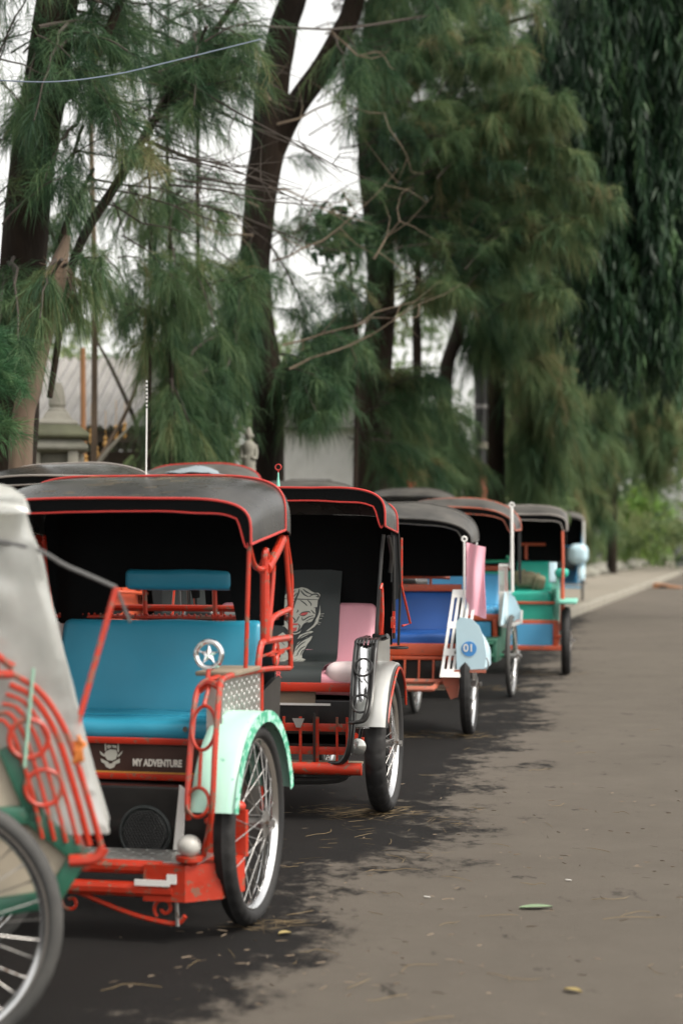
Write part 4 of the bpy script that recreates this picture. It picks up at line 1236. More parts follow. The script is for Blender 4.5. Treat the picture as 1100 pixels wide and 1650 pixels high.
# ------------------------------------------------------------------ plastic covered rickshaw, side on, nose towards the road
def build_X():
    r = root_at('cycle_rickshaw', 'rickshaw wrapped in clear plastic sheeting, side on at the left edge', (-0.954, 4.28), -101, side=-1)
    for sx in (-1, 1): add_wheel(r, 'bike', sx * .5, 0, .5)
    rear_frame(r, M['darkgreen'])
    body(r, M['canvas'], z0=.30)
    hood(r, y0=-.21, y1=.45, z0=1.295, z1=1.365, c0=1.19, c1=1.21, w=.455, n=3.0, m='canvas', piping='piping_grey', valance=.03, curtain=.8)
    seat(r, M['canvas'], w=.72, z=.58, back_top=.9, seed=12.4)
    for sx in (-1, 1):
        # skirt panel: canvas held in a green frame below the arm
        po = [(-.345, .455), (-.29, .36), (.14, .31), (.62, .31), (.62, .84), (-.12, .84), (-.23, .56)]
        MB().prism(po, sx * .425 - .004, sx * .425 + .004, 'x').build('skirt_panel', M['canvas'], r)
        g = MB()
        def bar(p, q, w=.016):
            d = Vector((0, q[0] - p[0], q[1] - p[1])); L = d.length
            g.box((sx * .436, (p[0] + q[0]) / 2, (p[1] + q[1]) / 2), (.03, L + .03, .042), Matrix.Rotation(math.atan2(d.z, d.y), 3, 'X'), .005)
        bar((-.355, .455), (-.29, .355)); bar((-.29, .355), (.14, .305)); bar((.14, .305), (.62, .305)); bar((-.355, .455), (-.245, .55)); bar((-.25, .555), (.10, .545)); bar((.10, .545), (.62, .545)); bar((-.25, .555), (-.19, .70))
        g.build('skirt_frame', M['darkgreen'], r)
        # red fan-shaped arm grille
        a = MB()
        for k in range(6):
            s = k * .025
            a.tube([(sx * .455, -.405 + s * 1.1, .475 + s * .2), (sx * .46, -.37 + s, .60), (sx * .46, -.325 + s * .95, .74 - s * .1), (sx * .46, -.265 + s * .7, .84 - s * .5), (sx * .455, -.20 + s * .35, .885 - s * .9)], .0075 if k < 2 else .0048, 7, 5)
        a.torus((sx * .46, -.235, .735), 'x', .045, .007, 24, 6)
        a.torus((sx * .46, -.27, .62), 'x', .042, .006, 24, 6)
        a.tube([(sx * .455, -.20, .885), (sx * .455, .6, .885)], .010, 7)
        a.tube([(sx * .455, -.41, .475), (sx * .455, -.39, .45), (sx * .45, -.33, .445)], .014, 7, 4)
        a.build('arm_grille', M['red'], r)
        MB().tube([(sx * .468, -.245, .90), (sx * .47, -.225, .67)], .004, 7).build('green_stay', M['palegreen'], r)
        st = MB(); st.tube([(sx * .43, -.10, 1.18), (sx * .435, -.16, .89)], .010, 7); st.tube([(sx * .45, .45, .86), (sx * .45, .45, 1.2)], .012, 7)
        st.tube([(sx * .43, .10, 1.15), (sx * .435, -.20, .90)], .010, 7); st.build('hood_post', M['red'], r)
    MB().box((0, -.16, .40), (.80, .26, .012), bev=.003).build('footboard', M['ply'], r)
    MB().tube([(-.42, -.37, .43), (.42, -.37, .43)], .014, 8).build('front_bar', M['red'], r)
    # plastic: near and far side sheets and the sloping front sheet, slack and creased
    def slack(p, k):
        v = Vector(p)
        return v + Vector((1, 0.5, 0)) * (k * mnoise.noise(v * 4.0) + k * 1.1 * abs(mnoise.noise(Vector((v.x * 6, v.y * 9 + v.z * 3, v.z * 1.6)))) - k * .6 * abs(mnoise.noise(Vector((v.x * 9 - v.z * 5, v.y * 13, v.z * 6)))))
    rows = []
    for i in range(60):
        t = i / 59
        z = 1.30 - .80 * t
        yf = -.215 - .215 * t
        row = []
        W = .475 - .05 * min(1, t * 2)
        for j in range(32):
            s = j / 31
            row.append(slack((-W, .55 + (yf - .55) * s, z), .03))
        for j in range(1, 20):
            s = j / 20
            row.append(slack((-W + 2 * W * s, yf - .015 * math.sin(PI * s), z), .016))
        for j in range(16):
            s = 1 - j / 15
            row.append(slack((W, .55 + (yf - .55) * s, z), .016))
        rows.append(row)
    MB().grid(rows, thick=.0008).build('plastic_sheet', M['plastic'], r, 80)
    T = tvals(31); rr = []
    for yy_, zt_ in ((-.236, 1.262), (-.234, 1.28), (-.228, 1.30), (-.20, 1.322), (-.16, 1.333), (-.05, 1.352), (.1, 1.375), (.25, 1.395), (.4, 1.405), (.5, 1.40)):
        rr.append([slack((sect(.492, min(1.25, zt_ - .01), zt_, 2.6, t)[0] * 1.0, yy_, sect(.492, min(1.25, zt_ - .01), zt_, 2.6, t)[1] + .012), .010) for t in T])
    MB().grid(rr, thick=.0008).build('plastic_top', M['plastic'], r, 80)
    # slanting red rail with its rope
    MB().tube([(-.40, -.34, .72), (-.36, -.435, 1.05), (-.355, -.445, 1.085)], .0075, 7).build('slanting_rail', M['red'], r)
    MB().tube([(-.355, -.445, 1.085), (-.40, -.33, 1.135), (-.47, -.18, 1.195), (-.49, .3, 1.23)], .0055, 6, 5).tube([(-.355, -.445, 1.085), (-.345, -.48, 1.0)], .004, 5).build('tie_rope', M['rope'], r)
    rg = MB().rbox((-.468, -.352, .71), (.018, .022, .055), .009, 3, None, wrinkle(.03, 40, 3), (3, 4, 7)).build('orange_rag', M['ragorange'], r)
    return r
Xk = build_X()

# ------------------------------------------------------------------ rickshaws on the pavement behind, and the far one
def build_rear(label, u, y, theta, frame, hm, pip, hk, side=None, cush='darkvinyl', z=.13):
    p = along(u, y)
    th = R(theta)
    r = empty('cycle_rickshaw', (p.x, p.y, z), -th)
    tag(r, label, 'rickshaw', 'cycle rickshaws standing on the pavement')
    for sx in (-1, 1): add_wheel(r, 'bike', sx * .47, 0, .2)
    rear_frame(r, M[frame]); body(r, M[frame], x=.38)
    hood(r, m=hm, piping=pip, **hk)
    seat(r, M[cush], w=.7, seed=u * 3)
    MB().box((0, -.2, .28), (.8, .26, .014), bev=.003).build('footboard', M['ply'], r)
    MB().tube([(-.44, -.32, .24), (.44, -.32, .24)], .018, 8).build('bumper', M[frame], r)
    for sx in (-1, 1):
        st = MB(); w = hk.get('w', .46); c0 = hk.get('c0', 1.3)
        st.tube([(sx * .44, -.15, .3), (sx * .44, -.08, .7), (sx * .44, .0, .78), (sx * .44, .6, .76)], .011, 7, 4)
        st.tube([(sx * .44, .15, .78), (sx * w * .97, .12, c0)], .009, 7); st.tube([(sx * .44, .5, .76), (sx * w * .97, .5, c0 + .02)], .009, 7)
        st.build('arm_frame', M[frame], r)
        fender_arc(r, M[side or frame], sx * .47, .345, .09, 10, 165, .315, .02)
    return r
G = build_rear('rickshaw under the dark hood at the left edge, below the stone shrine', -4.05, 10.3, 12, 'orange', 'hood', 'piping_grey',
               dict(y0=.1, y1=.60, z0=1.43, z1=1.515, c0=1.30, c1=1.31, w=.50, n=2.9, valance=.05, curtain=.6, side_flap=.6))
G_panel = MB().rbox((.39, .30, .88), (.03, .50, .40), .012, 2).build('side_board', M['orange'], G)
H = build_rear('rickshaw with small grey hood and red edge, behind the banded antenna', -3.93, 12.4, 10, 'orange', 'hoodgrey', 'piping',
               dict(y0=.1, y1=.60, z0=1.50, z1=1.60, c0=1.40, c1=1.41, w=.43, n=3.0, valance=.03, curtain=.8, side_flap=.8))
I_ = build_rear('rickshaw whose flat grey hood shows behind the tiger rickshaw', -3.84, 14.8, 10, 'red', 'hoodgrey', 'hoodgrey',
                dict(y0=.1, y1=.60, z0=1.49, z1=1.555, c0=1.38, c1=1.39, w=.47, n=3.0, valance=.03, curtain=.8, side_flap=.8))
J = build_rear('rickshaw whose hood shows between the tiger rickshaw and the blue bench one', -3.75, 19.0, 10, 'green', 'hoodgrey', 'hoodgrey',
               dict(y0=.1, y1=.60, z0=1.52, z1=1.61, c0=1.40, c1=1.41, w=.5, n=2.6, valance=.03, curtain=.8, side_flap=.8))
F_ = build_rear('farthest rickshaw, its pale blue side past the aqua green one', -3.80, 33.0, 8, 'skyblue', 'hoodgrey', 'piping_grey',
                dict(y0=.1, y1=.7, z0=1.50, z1=1.58, c0=1.36, c1=1.36, w=.5, n=3.0, valance=.03, curtain=.6, side_flap=.6), side='paleblue')
MB().rbox((.40, .02, .82), (.34, .66, .36), .13, 5).build('side_body', M['paleblue'], F_)
MB().tube([(.49, -.02, .95), (.49, -.02, 1.4)], .02, 8).build('white_post', M['white'], F_)

# pale cloth bundled on the hood behind
cl = []
for i in range(14):
    t = i / 13
    row = []
    for j in range(8):
        s = j / 7
        x = -.1 + .42 * t; yv = .1 + .3 * s
        row.append(H.location + Vector((x, yv - .05, 1.515 + .05 * math.sin(PI * t) * math.sin(PI * s) + .014 * mnoise.noise(Vector((x * 18, yv * 14, 1))) - .05 * max(0, t - .6))))
    cl.append(row)
# lies over the front edge of the small grey hood
tag(MB().grid(cl, thick=.004).build('bundled_cloth', M['bluecloth'], None, 80), 'pale blue cloth bundled on the small grey hood', 'cloth')

# ------------------------------------------------------------------ trees
def leaf_material(name, stops, trans=0.35, rough=0.6):
    m = bpy.data.materials.new(name); m.use_nodes = True
    nt = m.node_tree; nt.nodes.clear(); L = nt.links
    out = nt.nodes.new('ShaderNodeOutputMaterial')
    a = nt.nodes.new('ShaderNodeAttribute'); a.attribute_name = 'tint'
    cr = nt.nodes.new('ShaderNodeValToRGB')
    e = cr.color_ramp.elements
    e[0].position, e[0].color = stops[0][0], (*stops[0][1], 1)
    e[1].position, e[1].color = stops[-1][0], (*stops[-1][1], 1)
    for p, c in stops[1:-1]:
        q = e.new(p); q.color = (*c, 1)
    L.new(a.outputs['Fac'], cr.inputs[0])
    df = nt.nodes.new('ShaderNodeBsdfPrincipled'); df.inputs['Roughness'].default_value = rough; df.inputs['Specular IOR Level'].default_value = 0.25
    tl = nt.nodes.new('ShaderNodeBsdfTranslucent')
    L.new(cr.outputs[0], df.inputs['Base Color']); L.new(cr.outputs[0], tl.inputs[0])
    mx = nt.nodes.new('ShaderNodeMixShader'); mx.inputs[0].default_value = trans
    L.new(df.outputs[0], mx.inputs[1]); L.new(tl.outputs[0], mx.inputs[2]); L.new(mx.outputs[0], out.inputs[0])
    return m
M['needle'] = leaf_material('casuarina_needles', [(0, (0.016, 0.044, 0.024)), (.4, (0.046, 0.100, 0.046)), (.75, (0.110, 0.170, 0.072)), (.95, (0.18, 0.21, 0.09)), (1, (0.21, 0.18, 0.09))], trans=.42)
M['needle_bright'] = leaf_material('young_needles', [(0, (0.02, 0.07, 0.035)), (.5, (0.045, 0.12, 0.05)), (1, (0.12, 0.19, 0.08))])
M['darkleaf'] = leaf_material('weeping_leaves', [(0, (0.008, 0.022, 0.012)), (.55, (0.022, 0.056, 0.026)), (1, (0.085, 0.16, 0.065))], trans=0.2, rough=0.45)
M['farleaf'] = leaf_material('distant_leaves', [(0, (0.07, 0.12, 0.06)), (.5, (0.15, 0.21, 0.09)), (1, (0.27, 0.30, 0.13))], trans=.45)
M['limeleaf'] = leaf_material('lime_leaves', [(0, (0.13, 0.25, 0.06)), (.5, (0.24, 0.38, 0.09)), (1, (0.40, 0.48, 0.16))])
M['bark'] = mat('dark_bark', (0.013, 0.010, 0.008), 0.95, var=0.7, vscale=9, stretch=(1, 1, .22), bump=1.0, bscale=30, spec=0.15, dust=0.34, dustcol=(0.085, 0.055, 0.036))
M['bark_pale'] = mat('peeling_bark', (0.14, 0.098, 0.068), 0.95, var=0.8, vscale=9, stretch=(1, 1, .25), bump=0.9, bscale=30, dust=0.35, dustcol=(0.10, 0.07, 0.05))
M['twig'] = mat('dry_twig', (0.16, 0.12, 0.085), 0.9, var=0.4, vscale=20)
M['twigdark'] = mat('dark_twig', (0.045, 0.035, 0.028), 0.9, var=0.4, vscale=20)

class Fol:
    def __init__(s): s.P, s.D, s.L, s.W, s.T, s.G = [], [], [], [], [], []
    def add(s, P, D, L, W, T, G):
        s.P.append(P); s.D.append(D); s.L.append(L); s.W.append(W); s.T.append(T); s.G.append(G)
    def build(s, name, m, parent):
        P, D, L, W, T, G = (np.concatenate(q) for q in (s.P, s.D, s.L, s.W, s.T, s.G))
        n = len(P)
        D = D / np.linalg.norm(D, axis=1, keepdims=True)
        rnd = RNG.normal(size=(n, 3))
        S = np.cross(D, rnd); S /= np.linalg.norm(S, axis=1, keepdims=True) + 1e-9
        S *= (W / 2)[:, None]
        g = np.zeros((n, 3)); g[:, 2] = -1
        p1 = P + D * (L * .5)[:, None] + g * (G * L * .22)[:, None]
        p2 = P + D * (L * .92)[:, None] + g * (G * L * .8)[:, None]
        V = np.stack([P - S * .7, P + S * .7, p1 + S, p1 - S, p2], axis=1).reshape(-1, 3)
        b = (np.arange(n) * 5)[:, None]
        loops = (b + np.array([[0, 1, 2, 3, 3, 2, 4]])).ravel()
        starts = (np.arange(n) * 7)[:, None] + np.array([[0, 4]])
        return link_mesh(name, fast_mesh(name, V, loops, starts.ravel(), np.repeat(T, 5)), m, parent)

def unit(a): return a / (np.linalg.norm(a, axis=1, keepdims=True) + 1e-9)

def spray(fol, wood, base, tip, sag=.15, ntw=16, twl=.5, npt=9, L=.24, W=.005, tint=.4, spread=.5, droop=.6, wr=.012, start=.1):
    """one feathery casuarina branch: a sagging axis, side twigs, brush of hanging needles on each"""
    base, tip = np.array(base, float), np.array(tip, float)
    ln = np.linalg.norm(tip - base)
    ax = (tip - base) / ln
    K = 9
    t = np.linspace(0, 1, K)
    C_ = base + (tip - base) * t[:, None]
    C_[:, 2] += sag * ln * (np.sin(t * PI) * .6 - .5 * t ** 2)
    C_ += RNG.normal(scale=.012 * ln, size=C_.shape) * (t * (1 - t) * 4)[:, None]
    if wood is not None:
        wood.tube([Vector(p) for p in C_], [wr * (1 - .8 * q) + .0015 for q in t], 5)
    tt = start + (1 - start) * RNG.random(ntw) ** .8
    B0 = np.stack([np.interp(tt, t, C_[:, k]) for k in range(3)], axis=1)
    rd = RNG.normal(size=(ntw, 3)); rd[:, 2] *= .6
    td = unit(ax * .75 + unit(rd) * .75 + np.array([0, 0, -.12]))
    tl = twl * (0.45 + .75 * RNG.random(ntw)) * (1 - .45 * tt)
    J_ = 7
    tj = (np.arange(J_) + .4) / J_
    Pt = B0[:, None, :] + td[:, None, :] * (tl[:, None] * tj)[:, :, None]
    Pt[:, :, 2] -= (tl[:, None] * tj ** 2) * .35
    base_t = tint + RNG.normal(scale=.17, size=ntw)
    n = ntw * J_ * npt
    P = np.repeat(Pt.reshape(-1, 3), npt, axis=0) + RNG.normal(scale=.008, size=(n, 3))
    Dn = unit(np.repeat(np.repeat(td, J_, axis=0), npt, axis=0) * .8 + RNG.normal(scale=spread, size=(n, 3)) + np.array([0, 0, -.35 * droop]))
    Ln = L * (.55 + .7 * RNG.random(n))
    T = np.clip(np.repeat(np.repeat(base_t, J_), npt) + RNG.normal(scale=.08, size=n), 0, 1)
    fol.add(P, Dn, Ln, np.full(n, W), T, droop * (.6 + .8 * RNG.random(n)))

def trunk_mesh(pts, rad, seg=22, step=.10, rough=.10, seed=0.0):
    P = smooth_pts(pts, 10)
    rr = []
    for i in range(len(rad) - 1):
        rr += [rad[i] + (rad[i + 1] - rad[i]) * k / 10 for k in range(10)]
    rr.append(rad[-1])
    # resample finely so that the bark furrows hold
    Q, RR = [], []
    for i in range(len(P) - 1):
        L_ = (P[i + 1] - P[i]).length
        k = max(1, int(L_ / step))
        for q in range(k):
            Q.append(P[i].lerp(P[i + 1], q / k)); RR.append(rr[i] + (rr[i + 1] - rr[i]) * q / k)
    Q.append(P[-1]); RR.append(rr[-1])
    mb = MB().tube(Q, RR, seg)
    out = []
    for k, p in enumerate(mb.v[:len(Q) * seg]):
        c = Q[k // seg]
        v = Vector(p); d = v - c
        a = math.atan2(d.y, d.x)
        f = rough * (mnoise.noise(Vector((math.cos(a) * 3.2, math.sin(a) * 3.2, v.z * 1.6 + seed))) + .6 * mnoise.noise(Vector((math.cos(a) * 8, math.sin(a) * 8, v.z * 2.5 + seed))))
        out.append(tuple(c + d * (1 + f)))
    mb.v = out
    return mb

def tree(name, label, base, group='casuarina trees along the pavement', cat='tree'):
    e = empty(name, base)
    return tag(e, label, cat, group)

def local(objs, root):
    # foliage and wood are laid out in world space: shift into the root's frame
    for o in objs:
        o.matrix_parent_inverse = Matrix.Translation(-root.location)

def rnd_tip(b, px, py, d): return at(px, py, d)

def put(root, **parts):
    for k, o in parts.items():
        o.parent = root
        o.matrix_parent_inverse = Matrix.Translation(-root.location)

def finish(root, trunk, limbs, fol, wood, fm='needle', bark='bark', wm='twigdark', extra=()):
    trunk_o = trunk.build('trunk', M[bark], None, 60)
    put(root, a=trunk_o)
    for l in limbs:
        put(root, a=l.build('limb', M[bark], None, 60))
    if wood is not None and wood.v:
        wo = wood.build('branches', M[wm], None, 60); wo['kind'] = 'stuff'; put(root, a=wo)
    put(root, a=fol.build('crown', M[fm], None))

def sprays_px(fol, wood, items, **kw):
    # items: (x0, y0, x1, y1, depth, depth_tip, count, jitter px)
    for (x0, y0, x1, y1, d0, d1, cnt, jit, *over) in items:
        o = dict(kw)
        if over: o.update(over[0])
        for _ in range(cnt):
            j = lambda s=1.0: random.uniform(-jit, jit) * s
            a = at(x0 + j(.6), y0 + j(.6), d0 + random.uniform(-.5, .5)); b = at(x1 + j(), y1 + j(), d1 + random.uniform(-.7, .7))
            spray(fol, wood, a, b, **o)

def scatter(fol, wood, box, depth, count, length, ang, tint, **kw):
    """short feathery branches strewn through a volume; ang is the lean of the branch in the view plane, degrees from horizontal"""
    x0, x1, y0, y1 = box
    for _ in range(count):
        a = R(random.uniform(*ang)); L_ = random.uniform(*length)
        c = at(random.uniform(x0, x1), random.uniform(y0, y1), random.uniform(*depth))
        dv = Vector((math.cos(a), random.uniform(-.8, .5), math.sin(a))).normalized() * L_
        spray(fol, wood, c - dv * .5, c + dv * .5, tint=max(.05, min(.95, tint())), sag=.12, **kw)

# --- tree 1: dark trunk at the left edge
def tree1():
    b = at(8, 800, 12.2); b.z = .16
    r = tree('casuarina_tree', 'dark thick casuarina trunk rising along the left edge', b)
    tr = trunk_mesh([b, at(22, 560, 12.2), at(36, 430, 12.2), at(52, 260, 12.1), at(78, 90, 12.0), at(98, -60, 12), at(120, -320, 12), at(140, -900, 12)], [.20, .165, .15, .145, .14, .135, .12, .05], seed=1)
    limbs = [trunk_mesh([at(80, 640, 12.4), at(118, 420, 12.6), at(190, 290, 12.8), at(258, 175, 13.0), at(330, 70, 13.2), at(420, -60, 13.5)], [.02, .032, .034, .03, .026, .015], 10, seed=5),
             trunk_mesh([at(75, 470, 12.3), at(110, 350, 12.4), at(150, 270, 12.5)], [.03, .022, .012], 8, seed=6),
             trunk_mesh([at(60, 200, 12.0), at(150, 90, 11.9), at(210, -40, 11.8)], [.05, .035, .02], 9, seed=8)]
    f, w = Fol(), MB()
    sprays_px(f, w, [
        (80, 60, 190, 70, 12, 11.8, 4, 35), (120, 0, 250, 50, 12, 12.5, 4, 40), (250, 170, 320, 120, 13, 13.0, 3, 30), (300, 100, 380, 60, 13.2, 13.2, 4, 30),
        (200, 270, 240, 235, 12.6, 12.4, 3, 12, dict(tint=.85, twl=.3)), (330, 60, 300, 170, 13.2, 13.0, 3, 40), (90, 40, 40, 190, 12, 11.7, 4, 30),
        (110, 120, 180, 160, 12, 11.9, 3, 25), (60, 320, 100, 430, 12.1, 11.7, 1, 15), (20, 440, -20, 560, 12, 11.5, 4, 25, dict(tint=.35)), (20, 420, 30, 520, 12, 11.5, 2, 15), (130, 200, 90, 280, 12.2, 11.9, 2, 25),
        (100, -40, 250, -160, 12, 12.5, 6, 80), (100, -200, -50, -300, 12, 12, 6, 80), (120, -260, 330, -330, 12, 12.8, 8, 100), (60, -60, -60, 0, 12, 11.5, 5, 60)],
        ntw=12, twl=.38, npt=6, L=.18, W=.0036, tint=.42, droop=.5, spread=.45)
    K1 = dict(ntw=8, twl=.30, npt=4, L=.16, W=.0034, droop=.55, spread=.42, wr=.006)
    scatter(f, w, (110, 400, -20, 200), (12.2, 14.2), 36, (.4, .8), (-35, 35), lambda: random.gauss(.42, .18), **K1)
    scatter(f, w, (0, 130, -20, 330), (11.2, 12.0), 18, (.4, .7), (-60, 60), lambda: random.gauss(.35, .15), **K1)
    scatter(f, w, (190, 360, 200, 330), (13.0, 15.0), 6, (.3, .6), (-50, 20), lambda: random.gauss(.5, .18), **K1)
    scatter(f, w, (230, 400, 330, 500), (15.0, 17.0), 14, (.3, .7), (-50, 30), lambda: random.gauss(.6, .18), **dict(K1, W=.005, L=.2))
    scatter(f, w, (440, 570, 200, 500), (17.4, 18.6), 16, (.3, .7), (-50, 50), lambda: random.gauss(.45, .18), **dict(K1, W=.005, L=.2, ntw=7))
    scatter(f, w, (60, 240, 380, 520), (13.5, 16.0), 9, (.3, .6), (-50, 20), lambda: random.gauss(.65, .15), **dict(K1, W=.0045))
    for q in range(30):
        x0 = random.uniform(100, 330); y0 = random.uniform(20, 330); L_ = random.uniform(120, 330); sl = random.uniform(.12, .55)
        d0 = random.uniform(12.4, 14.5)
        P_ = [at(x0 + L_ * t + random.uniform(-7, 7), y0 + L_ * sl * t + random.uniform(-7, 7), d0 + .6 * t) for t in (0, .25, .5, .75, 1)]
        w.tube(P_, [.009, .0075, .006, .0045, .002], 5)
        for z_ in range(4):
            t_ = random.randint(1, 3); b_ = P_[t_]
            e_ = b_ + Vector((random.uniform(-.2, .45), random.uniform(-.2, .2), random.uniform(-.4, .3)))
            w.tube([b_, (b_ + e_) / 2 + Vector((random.uniform(-.04, .04), 0, random.uniform(-.04, .04))), e_], [.004, .003, .0012], 4)
    finish(r, tr, limbs, f, w)
    f2 = Fol()
    sprays_px(f2, None, [(-60, 640, 20, 590, 10.8, 10.6, 3, 20), (-60, 690, 5, 665, 10.8, 10.6, 3, 15), (-50, 560, 15, 545, 10.9, 10.7, 2, 15)], ntw=9, twl=.20, npt=7, L=.14, W=.0035, tint=.5, droop=.3, spread=.35)
    put(r, a=f2.build('young_shoots', M['needle_bright'], None))
tree1()

def tree1b():
    b = at(24, 800, 11.6); b.z = .16
    r = tree('casuarina_tree', 'slim pale trunk with peeling bark next to the stone shrine', b)
    tr = trunk_mesh([b, at(34, 720, 11.6), at(52, 620, 11.6), at(74, 520, 11.7), at(92, 435, 11.8), at(108, 380, 11.9)], [.078, .072, .066, .06, .062, .02], 18, rough=.2, seed=3)
    # frayed stub where the top broke off
    st = MB()
    for k in range(46):
        p = at(92 + random.uniform(-18, 22), 440 + random.uniform(-30, 50), 11.75 + random.uniform(-.06, .06))
        q = p + Vector((random.uniform(-.05, .09), random.uniform(-.05, .05), random.uniform(-.22, .10)))
        st.tube([p, q], [.004, .0015], 4)
    o = st.build('frayed_bark', M['bark_pale'], None); o['kind'] = 'stuff'; put(r, a=o)
    f, w = Fol(), MB()
    sprays_px(f, w, [(95, 430, 130, 470, 11.8, 11.6, 2, 12), (95, 420, 70, 490, 11.8, 11.5, 2, 12), (90, 430, 180, 410, 11.8, 12.2, 1, 15)], ntw=8, twl=.22, npt=7, L=.22, W=.004, tint=.6, droop=.9, spread=.3)
    finish(r, tr, [], f, w, bark='bark_pale')
tree1b()

# --- tree 2: forked trunk in the middle
def tree2():
    b = at(436, 800, 17.8); b.z = .16
    r = tree('casuarina_tree', 'forked casuarina trunk in the middle, splitting high against the sky', b)
    tr = trunk_mesh([b, at(430, 640, 17.8), at(414, 500, 17.8), at(412, 400, 17.8), at(421, 300, 17.8), at(432, 230, 17.8), at(440, 130, 17.8), at(456, 40, 17.7), at(482, -50, 17.6), at(510, -300, 17.6)],
                    [.15, .14, .14, .145, .15, .17, .15, .13, .12, .08], 24, rough=.16, seed=12)
    limbs = [trunk_mesh([at(432, 260, 17.8), at(470, 180, 17.7), at(512, 118, 17.6), at(548, 55, 17.5), at(572, -10, 17.5), at(590, -200, 17.4)], [.10, .115, .11, .10, .095, .05], 20, rough=.16, seed=14)]
    f, w = Fol(), MB()
    sprays_px(f, w, [
        (405, 380, 385, 480, 17.6, 17.3, 3, 15, dict(twl=.35)), (400, 450, 390, 540, 17.5, 17.1, 4, 22), (400, 500, 350, 580, 17.5, 16.8, 4, 35), (390, 540, 300, 600, 17.6, 16.5, 6, 35),
        (440, 580, 520, 610, 17.6, 17, 6, 28), (440, 610, 500, 640, 17.6, 17.2, 4, 20), (380, 600, 295, 640, 17.5, 16.3, 7, 30), (350, 640, 290, 680, 17.5, 16.4, 7, 25), (370, 560, 330, 640, 17.2, 16.4, 5, 30),
        (440, 400, 500, 500, 17.7, 17.5, 1, 30), (330, 470, 270, 520, 17.6, 17, 2, 30), (320, 600, 270, 670, 16.8, 16.3, 4, 15), (350, 660, 330, 730, 17, 16.3, 5, 22), (480, 560, 560, 540, 17.6, 17.4, 2, 25),
        (560, 40, 600, 120, 17.5, 17, 3, 40), (590, -100, 700, -60, 17.4, 17.2, 6, 90), (500, -150, 420, -220, 17.6, 17.4, 7, 90), (520, -200, 600, -320, 17.5, 17.4, 7, 100)],
        ntw=19, twl=.46, npt=6, L=.20, W=.005, tint=.42, droop=.75, spread=.48)
    finish(r, tr, limbs, f, w)
    # bare looping twigs
    tw = MB()
    for pts in ([(450, 200), (540, 165), (620, 185), (655, 250), (640, 320)], [(440, 420), (520, 385), (600, 320), (660, 240)], [(460, 560), (540, 535), (640, 490), (730, 465)], [(470, 590), (560, 560), (680, 490), (780, 440)],
                [(430, 100), (400, 140), (430, 200)], [(410, 380), (330, 370), (250, 310)], [(430, 300), (520, 330), (600, 390)], [(600, 420), (640, 360), (650, 280)], [(420, 330), (340, 305), (260, 330)], [(440, 160), (390, 120), (330, 125)], [(540, 60), (600, 95), (640, 60)]):
        d0 = 17.0 + random.uniform(-.8, .4)
        P_ = []
        for (xa, ya), (xb, yb) in zip(pts, pts[1:]):
            for t in (0, .33, .66):
                P_.append(at(xa + (xb - xa) * t + random.uniform(-5, 5), ya + (yb - ya) * t + random.uniform(-5, 5), d0 + random.uniform(-.08, .08)))
        n = len(P_)
        tw.tube(P_, [.011 * (1 - .85 * k / (n - 1)) for k in range(n)], 5)
        for q in range(5):
            b_ = random.choice(P_[1:]); e_ = b_ + Vector((random.uniform(-.35, .45), random.uniform(-.2, .2), random.uniform(-.3, .4)))
            m_ = (b_ + e_) / 2 + Vector((random.uniform(-.06, .06), 0, random.uniform(-.06, .06)))
            tw.tube([b_, m_, e_], [.0045, .0035, .0012], 4)
    put(r, a=tw.build('bare_twigs', M['twig'], None))
tree2()

